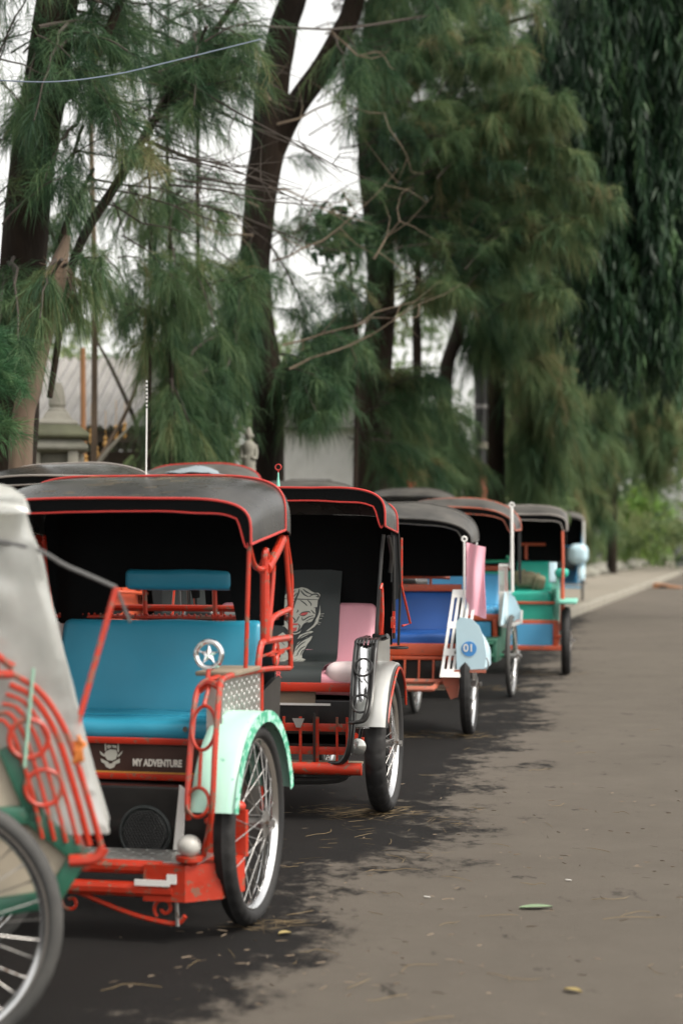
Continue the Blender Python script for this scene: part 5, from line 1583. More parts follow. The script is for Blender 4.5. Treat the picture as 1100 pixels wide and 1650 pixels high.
# --- tree 3: dark trunk right of the middle, with the wide feathery crown
def tree3():
    b = at(596, 800, 22.6); b.z = .16
    r = tree('casuarina_tree', 'dark casuarina trunk right of the fork, with wide feathery crown over the road', b)
    tr = trunk_mesh([b, at(603, 640, 22.6), at(613, 500, 22.5), at(610, 380, 22.5), at(598, 260, 22.4), at(600, 100, 22.4), at(620, -100, 22.4), at(650, -500, 22.4)], [.27, .20, .17, .165, .16, .15, .13, .07], 22, seed=22)
    limbs = [trunk_mesh([at(605, 420, 22.4), at(650, 300, 22), at(740, 230, 21), at(830, 180, 20.4), at(920, 145, 20)], [.06, .055, .045, .03, .012], 8, seed=23),
             trunk_mesh([at(605, 520, 22.4), at(690, 470, 21.6), at(800, 420, 20.6), at(880, 370, 20.2)], [.05, .042, .03, .012], 8, seed=24),
             trunk_mesh([at(600, 250, 22.4), at(680, 120, 21.8), at(780, 50, 21), at(860, 20, 20.8)], [.06, .055, .04, .015], 8, seed=25),
             trunk_mesh([at(560, 575, 21), at(620, 545, 20.6), at(520, 585, 20.8), at(470, 590, 20.8)], [.012, .02, .016, .008], 7, seed=26)]
    f, w = Fol(), MB()
    K3 = dict(ntw=15, twl=.40, npt=5, L=.19, W=.0052, droop=.75, spread=.46, wr=.008)
    scatter(f, w, (630, 690, 190, 400), (20.4, 22.4), 24, (.4, .9), (-30, 60), lambda: random.gauss(.5, .2), **K3)
    scatter(f, w, (575, 790, -40, 240), (19.6, 22.6), 105, (.7, 1.3), (-15, 55), lambda: random.gauss(.45, .2), **K3)
    scatter(f, w, (690, 810, 200, 480), (19.4, 22.4), 84, (.7, 1.3), (-15, 50), lambda: random.gauss(.50, .2), **K3)
    scatter(f, w, (580, 650, 200, 420), (21.4, 22.6), 22, (.4, .8), (-60, 60), lambda: random.gauss(.4, .15), **K3)
    scatter(f, w, (600, 700, 600, 750), (20.8, 22.0), 20, (.5, .9), (-60, 30), lambda: random.gauss(.55, .2), **K3)
    scatter(f, w, (550, 600, 480, 620), (20.8, 21.6), 14, (.4, .7), (120, 220), lambda: random.gauss(.45, .15), **K3)
    scatter(f, w, (600, 820, -420, -40), (19.6, 23.2), 80, (.8, 1.4), (-15, 60), lambda: random.gauss(.45, .2), **dict(K3, W=.008))
    # long tips reaching right, their lit look put into a lighter tint
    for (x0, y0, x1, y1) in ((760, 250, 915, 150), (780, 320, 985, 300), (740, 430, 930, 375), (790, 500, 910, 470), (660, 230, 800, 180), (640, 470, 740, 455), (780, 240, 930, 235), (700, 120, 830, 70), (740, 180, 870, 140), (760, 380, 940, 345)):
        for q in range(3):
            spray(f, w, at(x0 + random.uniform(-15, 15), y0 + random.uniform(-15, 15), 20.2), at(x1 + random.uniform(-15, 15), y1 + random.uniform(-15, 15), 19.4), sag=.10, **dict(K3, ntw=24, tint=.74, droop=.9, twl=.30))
    finish(r, tr, limbs, f, w)
tree3()

def simple_tree(label, px, d, trunk_px, rads, items, seed, name='casuarina_tree', fm='needle', **kw):
    b = at(px, 800, d); b.z = .16
    r = tree(name, label, b)
    tr = trunk_mesh([b] + [at(x, y, d) for x, y in trunk_px], rads, 14, .2, seed=seed)
    f, w = Fol(), MB()
    sprays_px(f, w, items, **kw)
    finish(r, tr, [], f, w, fm=fm)
    return r
KW = dict(ntw=13, twl=.8, npt=7, L=.36, W=.010, tint=.55, droop=.9, spread=.36, wr=.02)
simple_tree('slender trunk standing in the bright gap right of the dark trunk', 672, 27.5, [(672, 620), (671, 500), (674, 420), (676, 200)], [.09, .07, .06, .05, .03],
            [(672, 610, 645, 670, 27.4, 26.8, 2, 20), (672, 640, 710, 700, 27.4, 26.8, 3, 25), (675, 300, 740, 340, 27.4, 27, 3, 40), (675, 200, 760, 160, 27.4, 27, 4, 60), (672, 680, 660, 745, 27.4, 26.8, 3, 25)], 31, **KW)
simple_tree('leaning forked trunk left of the dark utility pole', 718, 30, [(716, 640), (736, 540), (756, 470), (790, 380)], [.14, .12, .11, .08, .03],
            [(750, 500, 790, 540, 30, 30.5, 3, 25), (722, 660, 700, 720, 30, 29, 3, 25), (760, 470, 830, 500, 30, 30.5, 4, 35), (790, 400, 860, 420, 30, 30, 5, 45), (720, 690, 735, 755, 30, 29, 4, 25)], 33, **KW)
simple_tree('casuarina trunk right beside the dark utility pole', 792, 31.5, [(794, 640), (800, 500), (806, 300), (810, 0)], [.24, .2, .17, .15, .1],
            [(830, 570, 880, 620, 31.5, 31, 5, 35, dict(tint=.75)), (840, 620, 890, 690, 31.5, 31, 6, 35, dict(tint=.65)), (830, 670, 860, 755, 31.5, 31, 6, 30), (810, 490, 900, 530, 31.5, 31, 6, 45, dict(tint=.75)), (805, 300, 900, 320, 31.5, 31, 6, 80), (808, 100, 900, 60, 31.5, 31, 6, 100)], 35, **KW)
simple_tree('casuarina tree filling the gap behind the farthest rickshaw', 872, 43, [(874, 700), (880, 500), (885, 300)], [.28, .24, .2, .12],
            [(880, 620, 850, 720, 43, 42, 9, 50), (880, 640, 940, 740, 43, 42, 11, 45), (880, 560, 960, 620, 43, 42, 11, 50, dict(tint=.6)), (880, 680, 880, 790, 43, 42, 9, 40), (880, 500, 840, 600, 43, 42, 9, 60), (880, 740, 930, 800, 43, 42.5, 9, 30)], 37, **dict(KW, twl=1.0, L=.45, W=.016, tint=.7))
simple_tree('casuarina tree closing the far right end of the pavement', 985, 58, [(986, 700), (990, 500), (995, 300)], [.16, .14, .12, .08],
            [(990, 620, 960, 720, 58, 57, 9, 40), (990, 620, 1060, 690, 58, 57, 10, 40), (990, 560, 1090, 620, 58, 57, 10, 50), (990, 680, 940, 760, 58, 57, 8, 35), (1000, 660, 1090, 720, 58, 57, 9, 35)], 39, **dict(KW, twl=1.1, L=.5, W=.02, tint=.78))

# --- weeping dark tree hanging in from the upper right
def weeping():
    b = along(-1.6 + 0, 27.0); b = Vector((9.2, 27.0, 0.0))
    r = tree('weeping_tree', 'dark weeping tree hanging its leaf curtains over the road, upper right', b, group=None)
    top = at(1090, -260, 27)
    tr = trunk_mesh([b, Vector((9.0, 27, 3.5)), Vector((8.3, 27, 7)), Vector((7.3, 27, 10)), Vector((6.4, 27, 13))], [.36, .3, .26, .2, .12], 16, .25, seed=51)
    limbs = [trunk_mesh([Vector((7.9, 27, 8.5)), at(1040, 60, 26.5), at(940, 20, 26), at(895, 90, 25.6), at(885, 190, 25.4)], [.16, .14, .12, .09, .04], 12, seed=52),
             trunk_mesh([Vector((8.2, 27, 7.4)), at(1090, 240, 26.4), at(1010, 230, 26), at(960, 300, 25.7)], [.13, .1, .07, .03], 10, seed=53)]
    f = Fol()
    # hanging strands: leaves set along vertical threads
    strands = [(850, 1110, -20, 120, 120, 320, 170), (870, 1110, 100, 300, 80, 330, 190), (930, 1110, 240, 450, 70, 200, 200), (940, 1110, 400, 560, 50, 130, 150), (1020, 1110, 60, 400, 100, 250, 90), (880, 960, 20, 130, 90, 230, 55), (1000, 1260, -200, 500, 120, 330, 200), (880, 1200, -350, 0, 120, 300, 150)]
    for (x0, x1, y0, y1, l0, l1, cnt) in strands:
        for _ in range(cnt):
            x = random.uniform(x0, x1); y = random.uniform(y0, y1); d = random.uniform(24.6, 27.6)
            p = at(x, y, d); L_ = random.uniform(l0, l1) / 3000 * d
            lim = at(x, 655 - max(0, 975 - x) * 1.1 + random.uniform(-110, 15), d).z
            L_ = min(L_, p.z - lim)
            if L_ < .25: continue
            n = int(L_ / .014)
            s = RNG.random(n)
            P = np.stack([p.x + RNG.normal(scale=.035, size=n) + .04 * np.sin(s * 5 + x), p.y + RNG.normal(scale=.04, size=n), p.z - s * L_], axis=1)
            Dn = np.stack([RNG.normal(scale=.34, size=n), RNG.normal(scale=.34, size=n), -np.ones(n) * 1.1], axis=1)
            tb = np.clip(random.gauss(.40, .28), 0, 1)
            f.add(P, Dn, .12 + .16 * RNG.random(n), np.full(n, random.uniform(.014, .03)) * (.7 + .6 * RNG.random(n)), np.clip(tb + RNG.normal(scale=.12, size=n), 0, 1), np.full(n, .25))
    finish(r, tr, limbs, f, None, fm='darkleaf')
weeping()

# ------------------------------------------------------------------ shrubs and the far wood
def leaf_mass(name, m, boxes, dens, size, wid, parent=None, tint=.45, clump=.55):
    f = Fol()
    for (x0, x1, y0, y1, d0, d1) in boxes:
        area = (x1 - x0) * (y1 - y0) * (((d0 + d1) / 2) / 3000) ** 2
        nc = max(3, int(area * dens))
        for _ in range(nc):
            c = at(random.uniform(x0, x1), random.uniform(y0, y1), random.uniform(d0, d1))
            n = 60
            rr = clump * random.uniform(.5, 1.2)
            P = np.array(c) + RNG.normal(scale=rr * .5, size=(n, 3)) * np.array([1, 1, .8])
            P[:, 2] = np.maximum(P[:, 2], .12)
            Dn = unit(RNG.normal(size=(n, 3)) + np.array([0, 0, -.4]))
            tb = np.clip(random.gauss(tint, .2), 0, 1)
            f.add(P, Dn, size * (.6 + .8 * RNG.random(n)), np.full(n, wid), np.clip(tb + RNG.normal(scale=.1, size=n), 0, 1), np.full(n, .4))
    return f.build(name, m, parent)
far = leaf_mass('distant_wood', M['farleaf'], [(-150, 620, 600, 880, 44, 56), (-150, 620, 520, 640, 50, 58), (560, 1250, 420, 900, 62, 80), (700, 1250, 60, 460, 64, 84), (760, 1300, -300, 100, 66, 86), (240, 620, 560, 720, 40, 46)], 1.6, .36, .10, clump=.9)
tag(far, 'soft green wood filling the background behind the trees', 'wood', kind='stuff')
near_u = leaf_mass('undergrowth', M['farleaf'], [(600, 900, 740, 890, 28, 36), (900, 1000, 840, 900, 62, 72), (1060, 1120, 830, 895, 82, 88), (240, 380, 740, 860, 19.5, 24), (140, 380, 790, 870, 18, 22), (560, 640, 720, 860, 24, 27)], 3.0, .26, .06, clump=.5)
tag(near_u, 'low green undergrowth behind the parked rickshaws', 'undergrowth', kind='stuff')
bsh = empty('lime_bush', at(1030, 905, 80)); bsh.location.z = .16
tag(bsh, 'bright lime green bush at the far right by the stones', 'bush')
lb = leaf_mass('foliage', M['limeleaf'], [(1003, 1045, 775, 880, 79, 81), (992, 1066, 815, 893, 78.6, 81)], 7, .55, .10, clump=.65); put(bsh, a=lb)
bst = MB()
for k in range(5): bst.tube([at(1026 + k * 3, 905, 80), at(1015 + k * 9, 830, 80)], [.03, .01], 6)
put(bsh, a=bst.build('stem', M['bark'], None))
# broad leaved twig with dark small leaves left of the dark trunk
tw = empty('leafy_sapling', at(566, 800, 20.0)); tw.location.z = .16
tag(tw, 'thin sapling with small dark leaves between the two big trunks', 'sapling')
put(tw, a=MB().tube([tw.location, at(575, 600, 20), at(568, 480, 20), at(555, 330, 20)], [.03, .025, .02, .008], 7, 5).build('stem', M['bark'], None))
put(tw, a=leaf_mass('foliage', M['darkleaf'], [(530, 600, 330, 420, 19.8, 20.3), (515, 560, 360, 400, 19.8, 20.2)], 16, .10, .06, clump=.22, tint=.6))
# slim bamboo-like stems between the left trees
for k, (x0, x1, dd, rr, lab) in enumerate(((275, 268, 15.5, .022, 'thin upright stem just left of the forked trunk, upper half bare'), (150, 146, 16.5, .03, 'thin pale stem rising behind the stone shrine'), (236, 240, 15.2, .016, 'thin dark stem rising behind the banded antenna'), (310, 318, 19, .03, 'thin dark stem between antenna and forked trunk'))):
    b = at(x0, 800, dd); b.z = .16
    e = tree('slim_tree', lab, b, group='slim stems between the big trunks')
    put(e, a=MB().tube([b, at((x0 + x1) / 2 + 4, 500, dd), at(x1, 200, dd), at(x1 + 4, -60, dd)], [rr, rr * .9, rr * .7, rr * .4], 7, 6).build('trunk', M['bark_pale' if k in (1,) else 'bark'], None))
    f, w = Fol(), MB()
    sprays_px(f, w, [(x0, 420, x0 + 50, 480, dd, dd - .3, 3, 40), (x0, 300, x0 - 30, 340, dd, dd, 2, 30), (x0, 120, x0 + 60, 100, dd, dd, 2, 50)] + ([(x0, 520, x0 - 20, 570, dd, dd, 3, 25), (x0, 600, x0 + 20, 670, dd, dd, 3, 20)] if x0 > 260 else []),
              ntw=9, twl=.45, npt=7, L=.22, W=.005, tint=.62, droop=.7, spread=.4)
    wo = w.build('branches', M['twigdark'], None); wo['kind'] = 'stuff'; put(e, a=wo); put(e, a=f.build('crown', M['needle'], None))

# ------------------------------------------------------------------ buildings, shrine, statue, pole
M['wall_white'] = mat('white_wall', (0.80, 0.79, 0.76), 0.85, var=0.15, vscale=2, dust=0.3, dustcol=(0.35, 0.33, 0.28))
M['roof'] = mat('grey_roof_sheet', (0.27, 0.26, 0.25), 0.8, var=0.25, vscale=3, dust=0.4, dustcol=(0.16, 0.15, 0.13))
M['timber'] = mat('dark_timber', (0.05, 0.035, 0.025), 0.8, var=0.4, stretch=(1, 1, .2))
M['moss'] = mat('mossy_stone', (0.15, 0.15, 0.10), 0.95, var=0.5, vscale=6, bump=0.5, bscale=25, dust=0.5, dustcol=(0.06, 0.075, 0.03))
M['palestone'] = mat('pale_carved_stone', (0.36, 0.34, 0.29), 0.9, var=0.35, vscale=6, bump=0.4, bscale=25, dust=0.4, dustcol=(0.14, 0.13, 0.09))
M['gold'] = mat('gold_ornament', (0.55, 0.30, 0.08), 0.5, var=0.3)

def pavilion():
    c = at(170, 800, 25); c.z = .16
    r = empty('pavilion', c); tag(r, 'low pavilion with grey sheet roof behind the stone shrine', 'building')
    L0, L1 = at(-40, 668, 24), at(300, 712, 24)
    x0, x1 = L0.x, L1.x
    z_e = at(0, 690, 24).z; z_r = at(0, 578, 27).z
    parts = []
    # corrugated roof slope
    rows = []
    for i in range(6):
        t = i / 5
        rows.append([(x0 + (x1 - x0) * j / 120, 23.6 + 3.4 * t, z_e + (z_r - z_e) * t + .03 * math.sin(j * 1.05)) for j in range(121)])
    put(r, a=MB().grid(rows, thick=.012).build('roof', M['roof'], None, 60))
    rows = [[(p[0], 30.4 - (p[1] - 23.6), p[2]) for p in row] for row in rows]
    put(r, a=MB().grid(rows, thick=.012).build('roof', M['roof'], None, 60))
    put(r, a=MB().box(((x0 + x1) / 2, 23.75, z_e - .12), (x1 - x0 - .1, .06, .14)).build('eave_board', M['timber'], None))
    for k in range(4):
        xx = x0 + .5 + (x1 - x0 - 1.0) * k / 3
        put(r, a=MB().lathe([(.1, .16), (.1, .4), (.07, .45), (.07, z_e - .1)], (xx, 24.0, 0), 'z', 12).build('post', M['timber'], None))
    put(r, a=MB().box(((x0 + x1) / 2, 29.8, (.16 + z_e) / 2), (x1 - x0 - .3, .12, z_e - .2)).build('back_wall', M['timber'], None))
pavilion()
M['postbrown'] = mat('orange_brown_wood', (0.30, 0.14, 0.06), 0.8, var=0.3)
# two orange posts and crossed poles by the pavilion
for (x, y0, d, nm, lab, m) in ((134, 560, 20.5, 'orange_post', 'upright orange-brown post behind the stone shrine', 'postbrown'),):
    b = at(x, 800, d); b.z = .16
    tag(MB().tube([b, at(x, 660, d), at(x - 1, y0, d)], .03, 8).build(nm, M[m]), lab, 'post')
tag(MB().tube([at(142, 770, 17), at(205, 660, 17.3), at(240, 560, 17.6)], [.02, .018, .012], 7, 4).build('leaning_pole', M['bark_pale']), 'brown leaning pole crossing another pole behind the antenna', 'pole')
tag(MB().tube([at(250, 790, 17), at(222, 690, 17.3), at(178, 590, 17.6), at(150, 540, 17.7)], [.024, .022, .018, .01], 7, 4).build('leaning_pole', M['twigdark']), 'dark leaning pole crossing the brown pole behind the antenna', 'pole')
for k, (x, y0, y1, d) in enumerate(((148, 800, 755, 16), (180, 790, 690, 16.4))):
    pass
tag(MB().tube([at(145, 765, 16.4), at(175, 725, 16.6), at(205, 692, 16.8)], [.022, .02, .012], 7, 4).build('grey_branch', M['kerb']), 'pale grey curved branch leaning under the pavilion eave', 'branch')
for k, (x, y0, y1) in enumerate(((147, 690, 712), (170, 702, 730), (187, 684, 708), (156, 718, 745), (139, 732, 758), (201, 680, 700))):
    d = 18.5
    o = MB().lathe([(.001, 0), (.022, -.02), (.012, -.05), (.026, -.08), (.016, -.11), (.02, -.14), (.001, -.17)], (0, 0, 0), 'z', 10).tube([(0, 0, 0), (0, 0, .25)], .003, 5).build('hanging_ornament', M['gold'])
    o.location = at(x, y0, d)
    tag(o, 'small gold ornament hanging in front of the pavilion eave', 'ornament', 'gold ornaments under the pavilion eave')

def shrine():
    b = at(92, 800, 15.2); b.z = .13
    s = 15.2 / 3000
    r = empty('stone_shrine', b); tag(r, 'mossy stone shrine with bell-shaped finial beside the pale trunk', 'shrine')
    def Z(py): return CAM_H + (870 - py) * s - .13
    def sq(name, prof, m, rot=PI / 4):
        mb = MB().lathe(prof, (0, 0, 0), 'z', 4); mb.xform(Matrix.Rotation(rot + .15, 4, 'Z'))
        # rough, chipped edges
        mb2 = mb
        o = mb2.build(name, m, r, 25)
        bv = o.modifiers.new('bevel', 'BEVEL'); bv.width = .012; bv.segments = 2
        return o
    q = 1.41
    MB().lathe([(.001, Z(616)), (.03, Z(617)), (.05, Z(624)), (.065, Z(640)), (.072, Z(652)), (.06, Z(657)), (.075, Z(660)), (.08, Z(666)), (.095, Z(672))], (0, 0, 0), 'z', 20).build('finial', M['palestone'], r, 30)
    sq('roof_step', [(.09 * q, Z(664)), (.12 * q, Z(676)), (.17 * q, Z(681)), (.17 * q, Z(686))], M['palestone'])
    sq('roof', [(.16 * q, Z(684)), (.22 * q, Z(694)), (.26 * q, Z(700)), (.26 * q, Z(706)), (.20 * q, Z(710))], M['moss'])
    sq('cornice', [(.19 * q, Z(708)), (.22 * q, Z(714)), (.25 * q, Z(720)), (.25 * q, Z(726)), (.18 * q, Z(730))], M['stone'])
    for sx in (-1, 1):
        for sy in (-1, 1):
            MB().rbox((sx * .155, sy * .155, (Z(728) + Z(775)) / 2), (.08, .08, Z(728) - Z(775)), .008, 1).build('corner_pier', M['palestone'], r)
    MB().rbox((0, 0, (Z(728) + Z(775)) / 2), (.20, .20, Z(728) - Z(775)), .008, 1).build('niche_block', M['stone'], r)
    sq('base', [(.25 * q, 0), (.25 * q, .12), (.20 * q, .16), (.17 * q, .3), (.17 * q, Z(800)), (.24 * q, Z(785)), (.24 * q, Z(774))], M['moss'])
shrine()

def statue():
    d = 16.2; s = d / 3000
    b = at(401, 800, d); b.z = .13
    r = empty('stone_statue', b); tag(r, 'pale stone statue of a standing figure left of the white wall', 'statue')
    def Z(py): return CAM_H + (870 - py) * s - .13
    hgt = Z(688) - Z(776)
    z0 = Z(776)
    ped = MB().lathe([(.20, 0), (.20, .12), (.15, .16), (.15, z0 - .08), (.19, z0 - .05), (.19, z0)], (0, 0, 0), 'z', 4).xform(Matrix.Rotation(PI / 4, 4, 'Z'))
    ped.build('pedestal', M['moss'], r, 25)
    k = hgt / .56
    fg = MB()
    fg.lathe([(.075, 0), (.072, .04), (.062, .10), (.066, .16), (.07, .20), (.055, .26), (.064, .32), (.074, .37), (.05, .405), (.024, .42), (.024, .44)], (0, 0, 0), 'z', 18)
    fg.ball((0, 0, .475), .043, (.9, 1, 1.1), 9)
    fg.lathe([(.036, .50), (.026, .53), (.014, .555), (.001, .56)], (0, 0, 0), 'z', 12)
    for sx in (-1, 1):
        fg.tube([(sx * .062, 0, .375), (sx * .075, -.01, .30), (sx * .066, -.04, .235), (sx * .03, -.068, .255)], [.024, .021, .018, .014], 8, 4)
        fg.tube([(sx * .032, 0, .15), (sx * .034, -.01, .0)], .036, 8)
        fg.ball((sx * .044, 0, .47), .014, (.6, 1, 1.3), 6)
    fg.ball((0, -.043, .472), .009, n=5)
    fg.v = [(p[0] * k, p[1] * k, p[2] * k + z0) for p in fg.v]
    fg.build('figure', M['stone'], r, 50)
statue()

def white_house():
    d = 31
    r = empty('white_house', at(520, 800, d)); r.location.z = .16
    tag(r, 'white walled house behind the dark trunk', 'house')
    x0, x1 = at(455, 800, d).x, at(640, 800, d).x
    zt = at(0, 690, d).z
    put(r, a=MB().box(((x0 + x1) / 2, d + 2, (zt + .16) / 2), (x1 - x0, 4, zt - .16)).build('wall', M['wall_white'], None))
    zr = zt + .9
    put(r, a=MB().prism([(x0 - .3, zt), (x1 + .3, zt), ((x0 + x1) / 2 + .6, zr), ((x0 + x1) / 2 - .6, zr)], d - .3, d + 4.3, 'y').build('roof', M['roof'], None))
    wx = at(500, 0, d).x
    wd = MB().box((wx, d - .01, 1.75), (.7, .06, .9)).build('window', M['timber'], None); put(r, a=wd)
white_house()

def pole():
    d = 30.4
    b = at(772, 800, d); b.z = .16
    r = empty('utility_pole', b); tag(r, 'dark utility pole with a pale band right of the middle', 'pole')
    top = at(778, 380, d) - b
    MB().tube([(0, 0, 0), tuple(at(775, 600, d) - b), tuple(top)], [.12, .105, .09], 12).build('shaft', M['black'], r)
    q = at(773.5, 718, d) - b
    MB().lathe([(.121, -.05), (.121, .05)], q, 'z', 14).build('pole_band', M['kerb'], r)
    q = at(774.5, 655, d) - b
    MB().lathe([(.118, -.03), (.118, .03)], q, 'z', 14).build('pole_band', M['steel'], r)
    q = at(771.6, 785, d) - b
    MB().lathe([(.13, -.22), (.13, .18)], q, 'z', 14).build('rust_sleeve', M['rustred'], r)
pole()

# overhead cables
M['cable'] = mat('blue_grey_cable', (0.10, 0.13, 0.18), 0.5, var=0.2)
tag(MB().tube([at(-120, 118, 9), at(0, 127, 9), at(90, 129, 9.2), at(180, 118, 9.6), at(260, 100, 10), at(420, 60, 11)], .0034, 6, 6).build('overhead_cable', M['cable']), 'pale blue-grey cable sagging across the upper left', 'cable')
tag(MB().tube([at(380, 36, 15), at(480, 42, 15.5), at(560, 42, 16), at(700, 20, 17)], .010, 6, 6).build('overhead_cable', M['twigdark']), 'thin dark cable passing behind the forked trunk near the top', 'cable')

# unseen casuarinas added left of the frame, continuing the row, to cut low light
for k, (u, y) in enumerate(((-5.3, 6.3), (-5.9, .8))):
    b = along(u, y, 0)
    r = tree('casuarina_tree', ('unseen casuarina added against low light, just outside the left edge', 'unseen casuarina added against low light, beside the camera outside the left edge')[k], b)
    tr = trunk_mesh([b, b + Vector((.05, 0, 3)), b + Vector((.2, .1, 7)), b + Vector((.2, .1, 11))], [.2, .17, .13, .05], 14, .25, seed=70 + k)
    f, w = Fol(), MB()
    for q in range(70):
        h = random.uniform(2.6, 10.5); a = random.uniform(0, 6.28); L_ = random.uniform(1.0, 2.3) * (1 - .04 * h)
        s_ = b + Vector((.1, 0, h)); spray(f, w, s_, s_ + Vector((math.cos(a) * L_, math.sin(a) * L_, random.uniform(-.3, .5))), ntw=12, twl=.6, npt=6, L=.3, W=.010, tint=.4, droop=.8, spread=.4)
    finish(r, tr, [], f, w)

rp = empty('kerb_ramp', along(-2.55, 46.5)); rp.rotation_euler = (0, 0, -math.atan(SL))
tag(rp, 'low orange ramp against the kerb at the far right edge', 'ramp')
M['rampyellow'] = mat('faded_orange_paint', (0.26, 0.12, 0.055), 0.8, var=0.3)
MB().prism([(-.35, .005), (.35, .005), (.35, .02), (-.30, .12), (-.35, .12)], -.5, .5, 'y').build('wedge', M['rampyellow'], rp)
MB().rbox((-.1, -.505, .045), (.2, .02, .05), .008, 1).build('drain_slot', M['black'], rp)
cb = empty('utility_cabinet', at(1100, 912, 74)); cb.location.z = .13
tag(cb, 'grey utility cabinet at the far right edge beyond the stones', 'cabinet')
M['cabgrey'] = mat('cabinet_grey', (0.16, 0.17, 0.17), 0.6, var=0.2)
MB().rbox((0, 0, .50), (.62, .5, 1.0), .02, 2).build('box', M['cabgrey'], cb); MB().rbox((0, 0, 1.02), (.70, .58, .06), .02, 2).build('lid', M['cabgrey'], cb)
b_ = at(662, 800, 24.5); b_.z = .13
ro = empty('red_post', b_); tag(ro, 'short red post beside the hood behind the blue bench rickshaw', 'post')
zz_ = at(0, 744, 24.5).z - .13
MB().tube([(0, 0, 0), (0, 0, zz_)], .05, 10).build('shaft', M['red'], ro); MB().ball((0, 0, zz_), .055, (1, 1, .6), 8).build('cap', M['rustred'], ro)

# ------------------------------------------------------------------ litter on the road and on the hoods
M['dryneedle'] = mat('dry_needle', (0.19, 0.135, 0.068), 0.8, var=0.4, vscale=20)
M['leafgreen'] = mat('fallen_green_leaf', (0.17, 0.24, 0.14), 0.7, var=0.25)
M['leafyellow'] = mat('fallen_yellow_leaf', (0.30, 0.23, 0.09), 0.7, var=0.3)
def gpt(px, py):
    s = (py - 870) / CAM_H
    return Vector(((px - 550) / s, 3000 / s, 0))
twsrc = []
for k in range(8):
    pts = []; a = 0; p = Vector((0, 0, .004))
    cur = random.uniform(-.3, .3)
    n = random.randint(4, 7)
    for i in range(n):
        pts.append(p.copy()); a += cur * random.uniform(.3, 1.3)
        p = p + Vector((math.cos(a), math.sin(a), 0)) * random.uniform(.02, .04); p.z = .003 + random.uniform(0, .006)
    me = MB().tube(pts, [.0009] * (len(pts) - 1) + [.0004], 4, 3).mesh('fallen_twig'); me.materials.append(M['dryneedle']); twsrc.append(me)
spots = []
for (x, y) in ((500, 1470), (540, 1530), (480, 1545), (560, 1590), (620, 1480), (700, 1490), (640, 1395), (590, 1400), (500, 1355), (470, 1390), (560, 1350), (640, 1345), (700, 1385), (760, 1420), (820, 1370), (880, 1330), (960, 1480), (1040, 1470), (985, 1380),
               (700, 1560), (780, 1570), (660, 1600), (820, 1575), (1040, 1545), (960, 1450), (900, 1290), (1010, 1320), (780, 1310), (840, 1250), (960, 1210), (900, 1190), (1050, 1180), (700, 1250), (740, 1215), (300, 1560), (250, 1590), (360, 1530), (730, 1640), (880, 1420), (760, 1480), (580, 1440), (660, 1450)):
    o = bpy.data.objects.new('fallen_twig', random.choice(twsrc)); COL.objects.link(o)
    o.location = gpt(x + random.uniform(-12, 12), y + random.uniform(-8, 8)); o.rotation_euler = (0, 0, random.uniform(0, 6.28)); sc = random.uniform(.5, 1.5); o.scale = (sc, sc, 1)
    tag(o, 'thin dry needle twig lying on the asphalt', 'twig', 'dry needle twigs scattered on the road')
def litter(name, spots, label, n_len=.09, w=.0013, m='dryneedle', flat=.06):
    f = Fol()
    for (c, rad, n) in spots:
        c = Vector(c)
        a = RNG.random(n) * 6.283; q = np.sqrt(RNG.random(n)) * rad
        P = np.stack([c.x + np.cos(a) * q, c.y + np.sin(a) * q * .8, c.z + .003 + RNG.random(n) * .012], axis=1)
        b = RNG.random(n) * 6.283
        Dn = np.stack([np.cos(b), np.sin(b), RNG.normal(scale=flat, size=n)], axis=1)
        f.add(P, Dn, n_len * (.5 + RNG.random(n)), np.full(n, w), RNG.random(n), np.zeros(n))
    o = f.build(name, M[m], None)
    return tag(o, label, 'litter', kind='stuff')
litter('needle_litter', [(gpt(425, 1492), .09, 60), (gpt(610, 1312), .16, 110), (gpt(560, 1308), .25, 90), (gpt(690, 1185), .3, 120), (gpt(755, 1188), .12, 40), (gpt(800, 1110), .3, 90), (gpt(540, 1380), .5, 40), (gpt(640, 1330), .3, 40), (gpt(880, 1085), .4, 70)], 'dry brown needles gathered around the wheels')
litter('road_debris', [(gpt(800, 1450), 1.2, 60), (gpt(760, 1290), 1.5, 90), (gpt(950, 1400), 1.3, 60), (gpt(560, 1500), .7, 60), (gpt(900, 1600), .6, 30), (gpt(400, 1580), .4, 40)], 'tiny scattered bits of twig and grit on the road', .03, .004, 'twig')
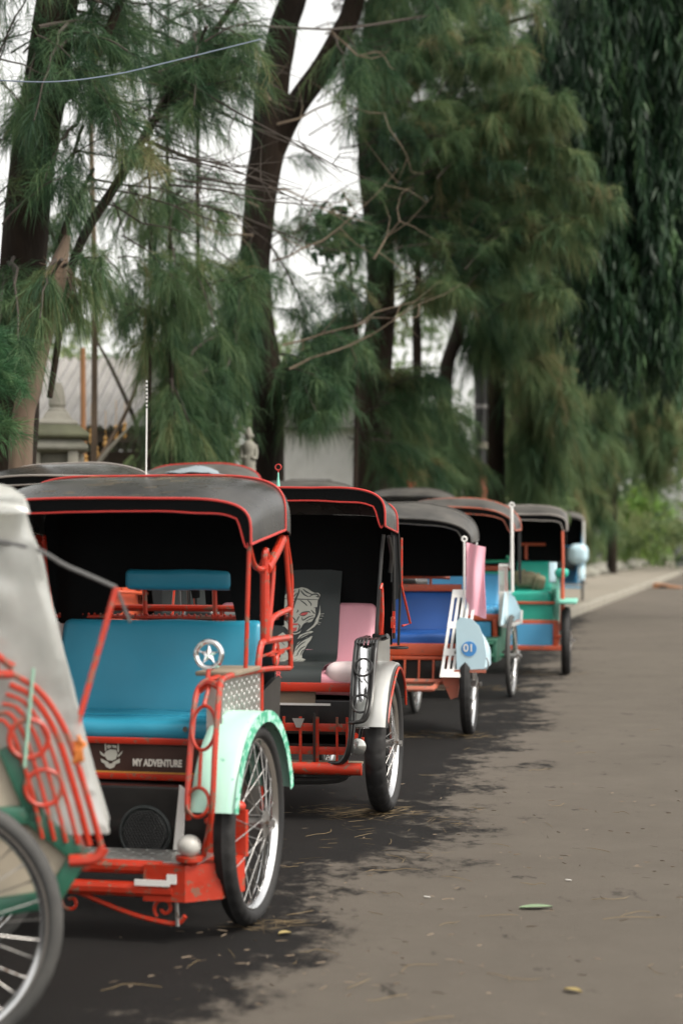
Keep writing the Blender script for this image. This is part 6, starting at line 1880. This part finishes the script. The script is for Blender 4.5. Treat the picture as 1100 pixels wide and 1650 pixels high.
# needles lying on the front hood
f = Fol()
th = R(13); ex = Vector((math.cos(th), -math.sin(th), 0)); ey = Vector((math.sin(th), math.cos(th), 0))
for k in range(60):
    s = random.random(); x = random.uniform(-.3, .36)
    y_ = .1 + .43 * s
    zt = 1.335 + .085 * s + .02 * math.sin(PI * s); zc = 1.186 + .049 * s
    z_ = zc + (zt - zc) * (1 - abs(x / .474) ** 4.8) ** (1 / 4.8)
    p = A.location + ex * x + ey * y_ + Vector((0, 0, z_ + .004))
    b = random.uniform(-.5, .5)
    f.add(np.array([p]), np.array([[math.cos(b), math.sin(b), random.uniform(-.02, .06)]]), np.array([random.uniform(.04, .11)]), np.array([.0012]), np.array([random.random()]), np.array([0.0]))
tag(f.build('hood_needles', M['dryneedle'], None), 'dry needles lying on the hood of the teal seat rickshaw', 'litter', kind='stuff')
# single fallen leaves
def leaf(px, py, L_, W_, m, label, rz):
    rows = []
    for i in range(9):
        t = i / 8; w_ = W_ * math.sin(PI * min(1, t * .95 + .03)) ** .8
        rows.append([((t - .5) * L_, w_ * q, .0035 + .005 * abs(q) + .003 * math.sin(t * 3)) for q in (-1, -.5, 0, .5, 1)])
    o = MB().grid(rows, thick=.0008).build('fallen_leaf', M[m], None, 80)
    o.location = gpt(px, py); o.rotation_euler = (0, 0, rz); tag(o, label, 'leaf')
leaf(862, 1463, .11, .022, 'leafgreen', 'curled green leaf lying on the dry road', .15)
leaf(921, 1597, .055, .014, 'leafyellow', 'yellowish leaf lying alone near the bottom right', -.7)
leaf(459, 1505, .04, .016, 'leafyellow', 'small yellow leaf lying just right of the mint mudguard wheel', .4)
M['paper'] = mat('paper_scrap', (0.42, 0.40, 0.37), 0.85, var=0.15)
for (x, y, lab) in ((687, 1445, 'small white paper scrap at the edge of the wet asphalt'), (914, 1418, 'small white paper scrap on the dry road, right of the green leaf')):
    o = MB().rbox((0, 0, .004), (.022, .012, .003), .0015, 1).build('paper_scrap', M['paper']); o.location = gpt(x, y); o.rotation_euler = (0, .1, random.uniform(-.3, .3)); tag(o, lab, 'paper')
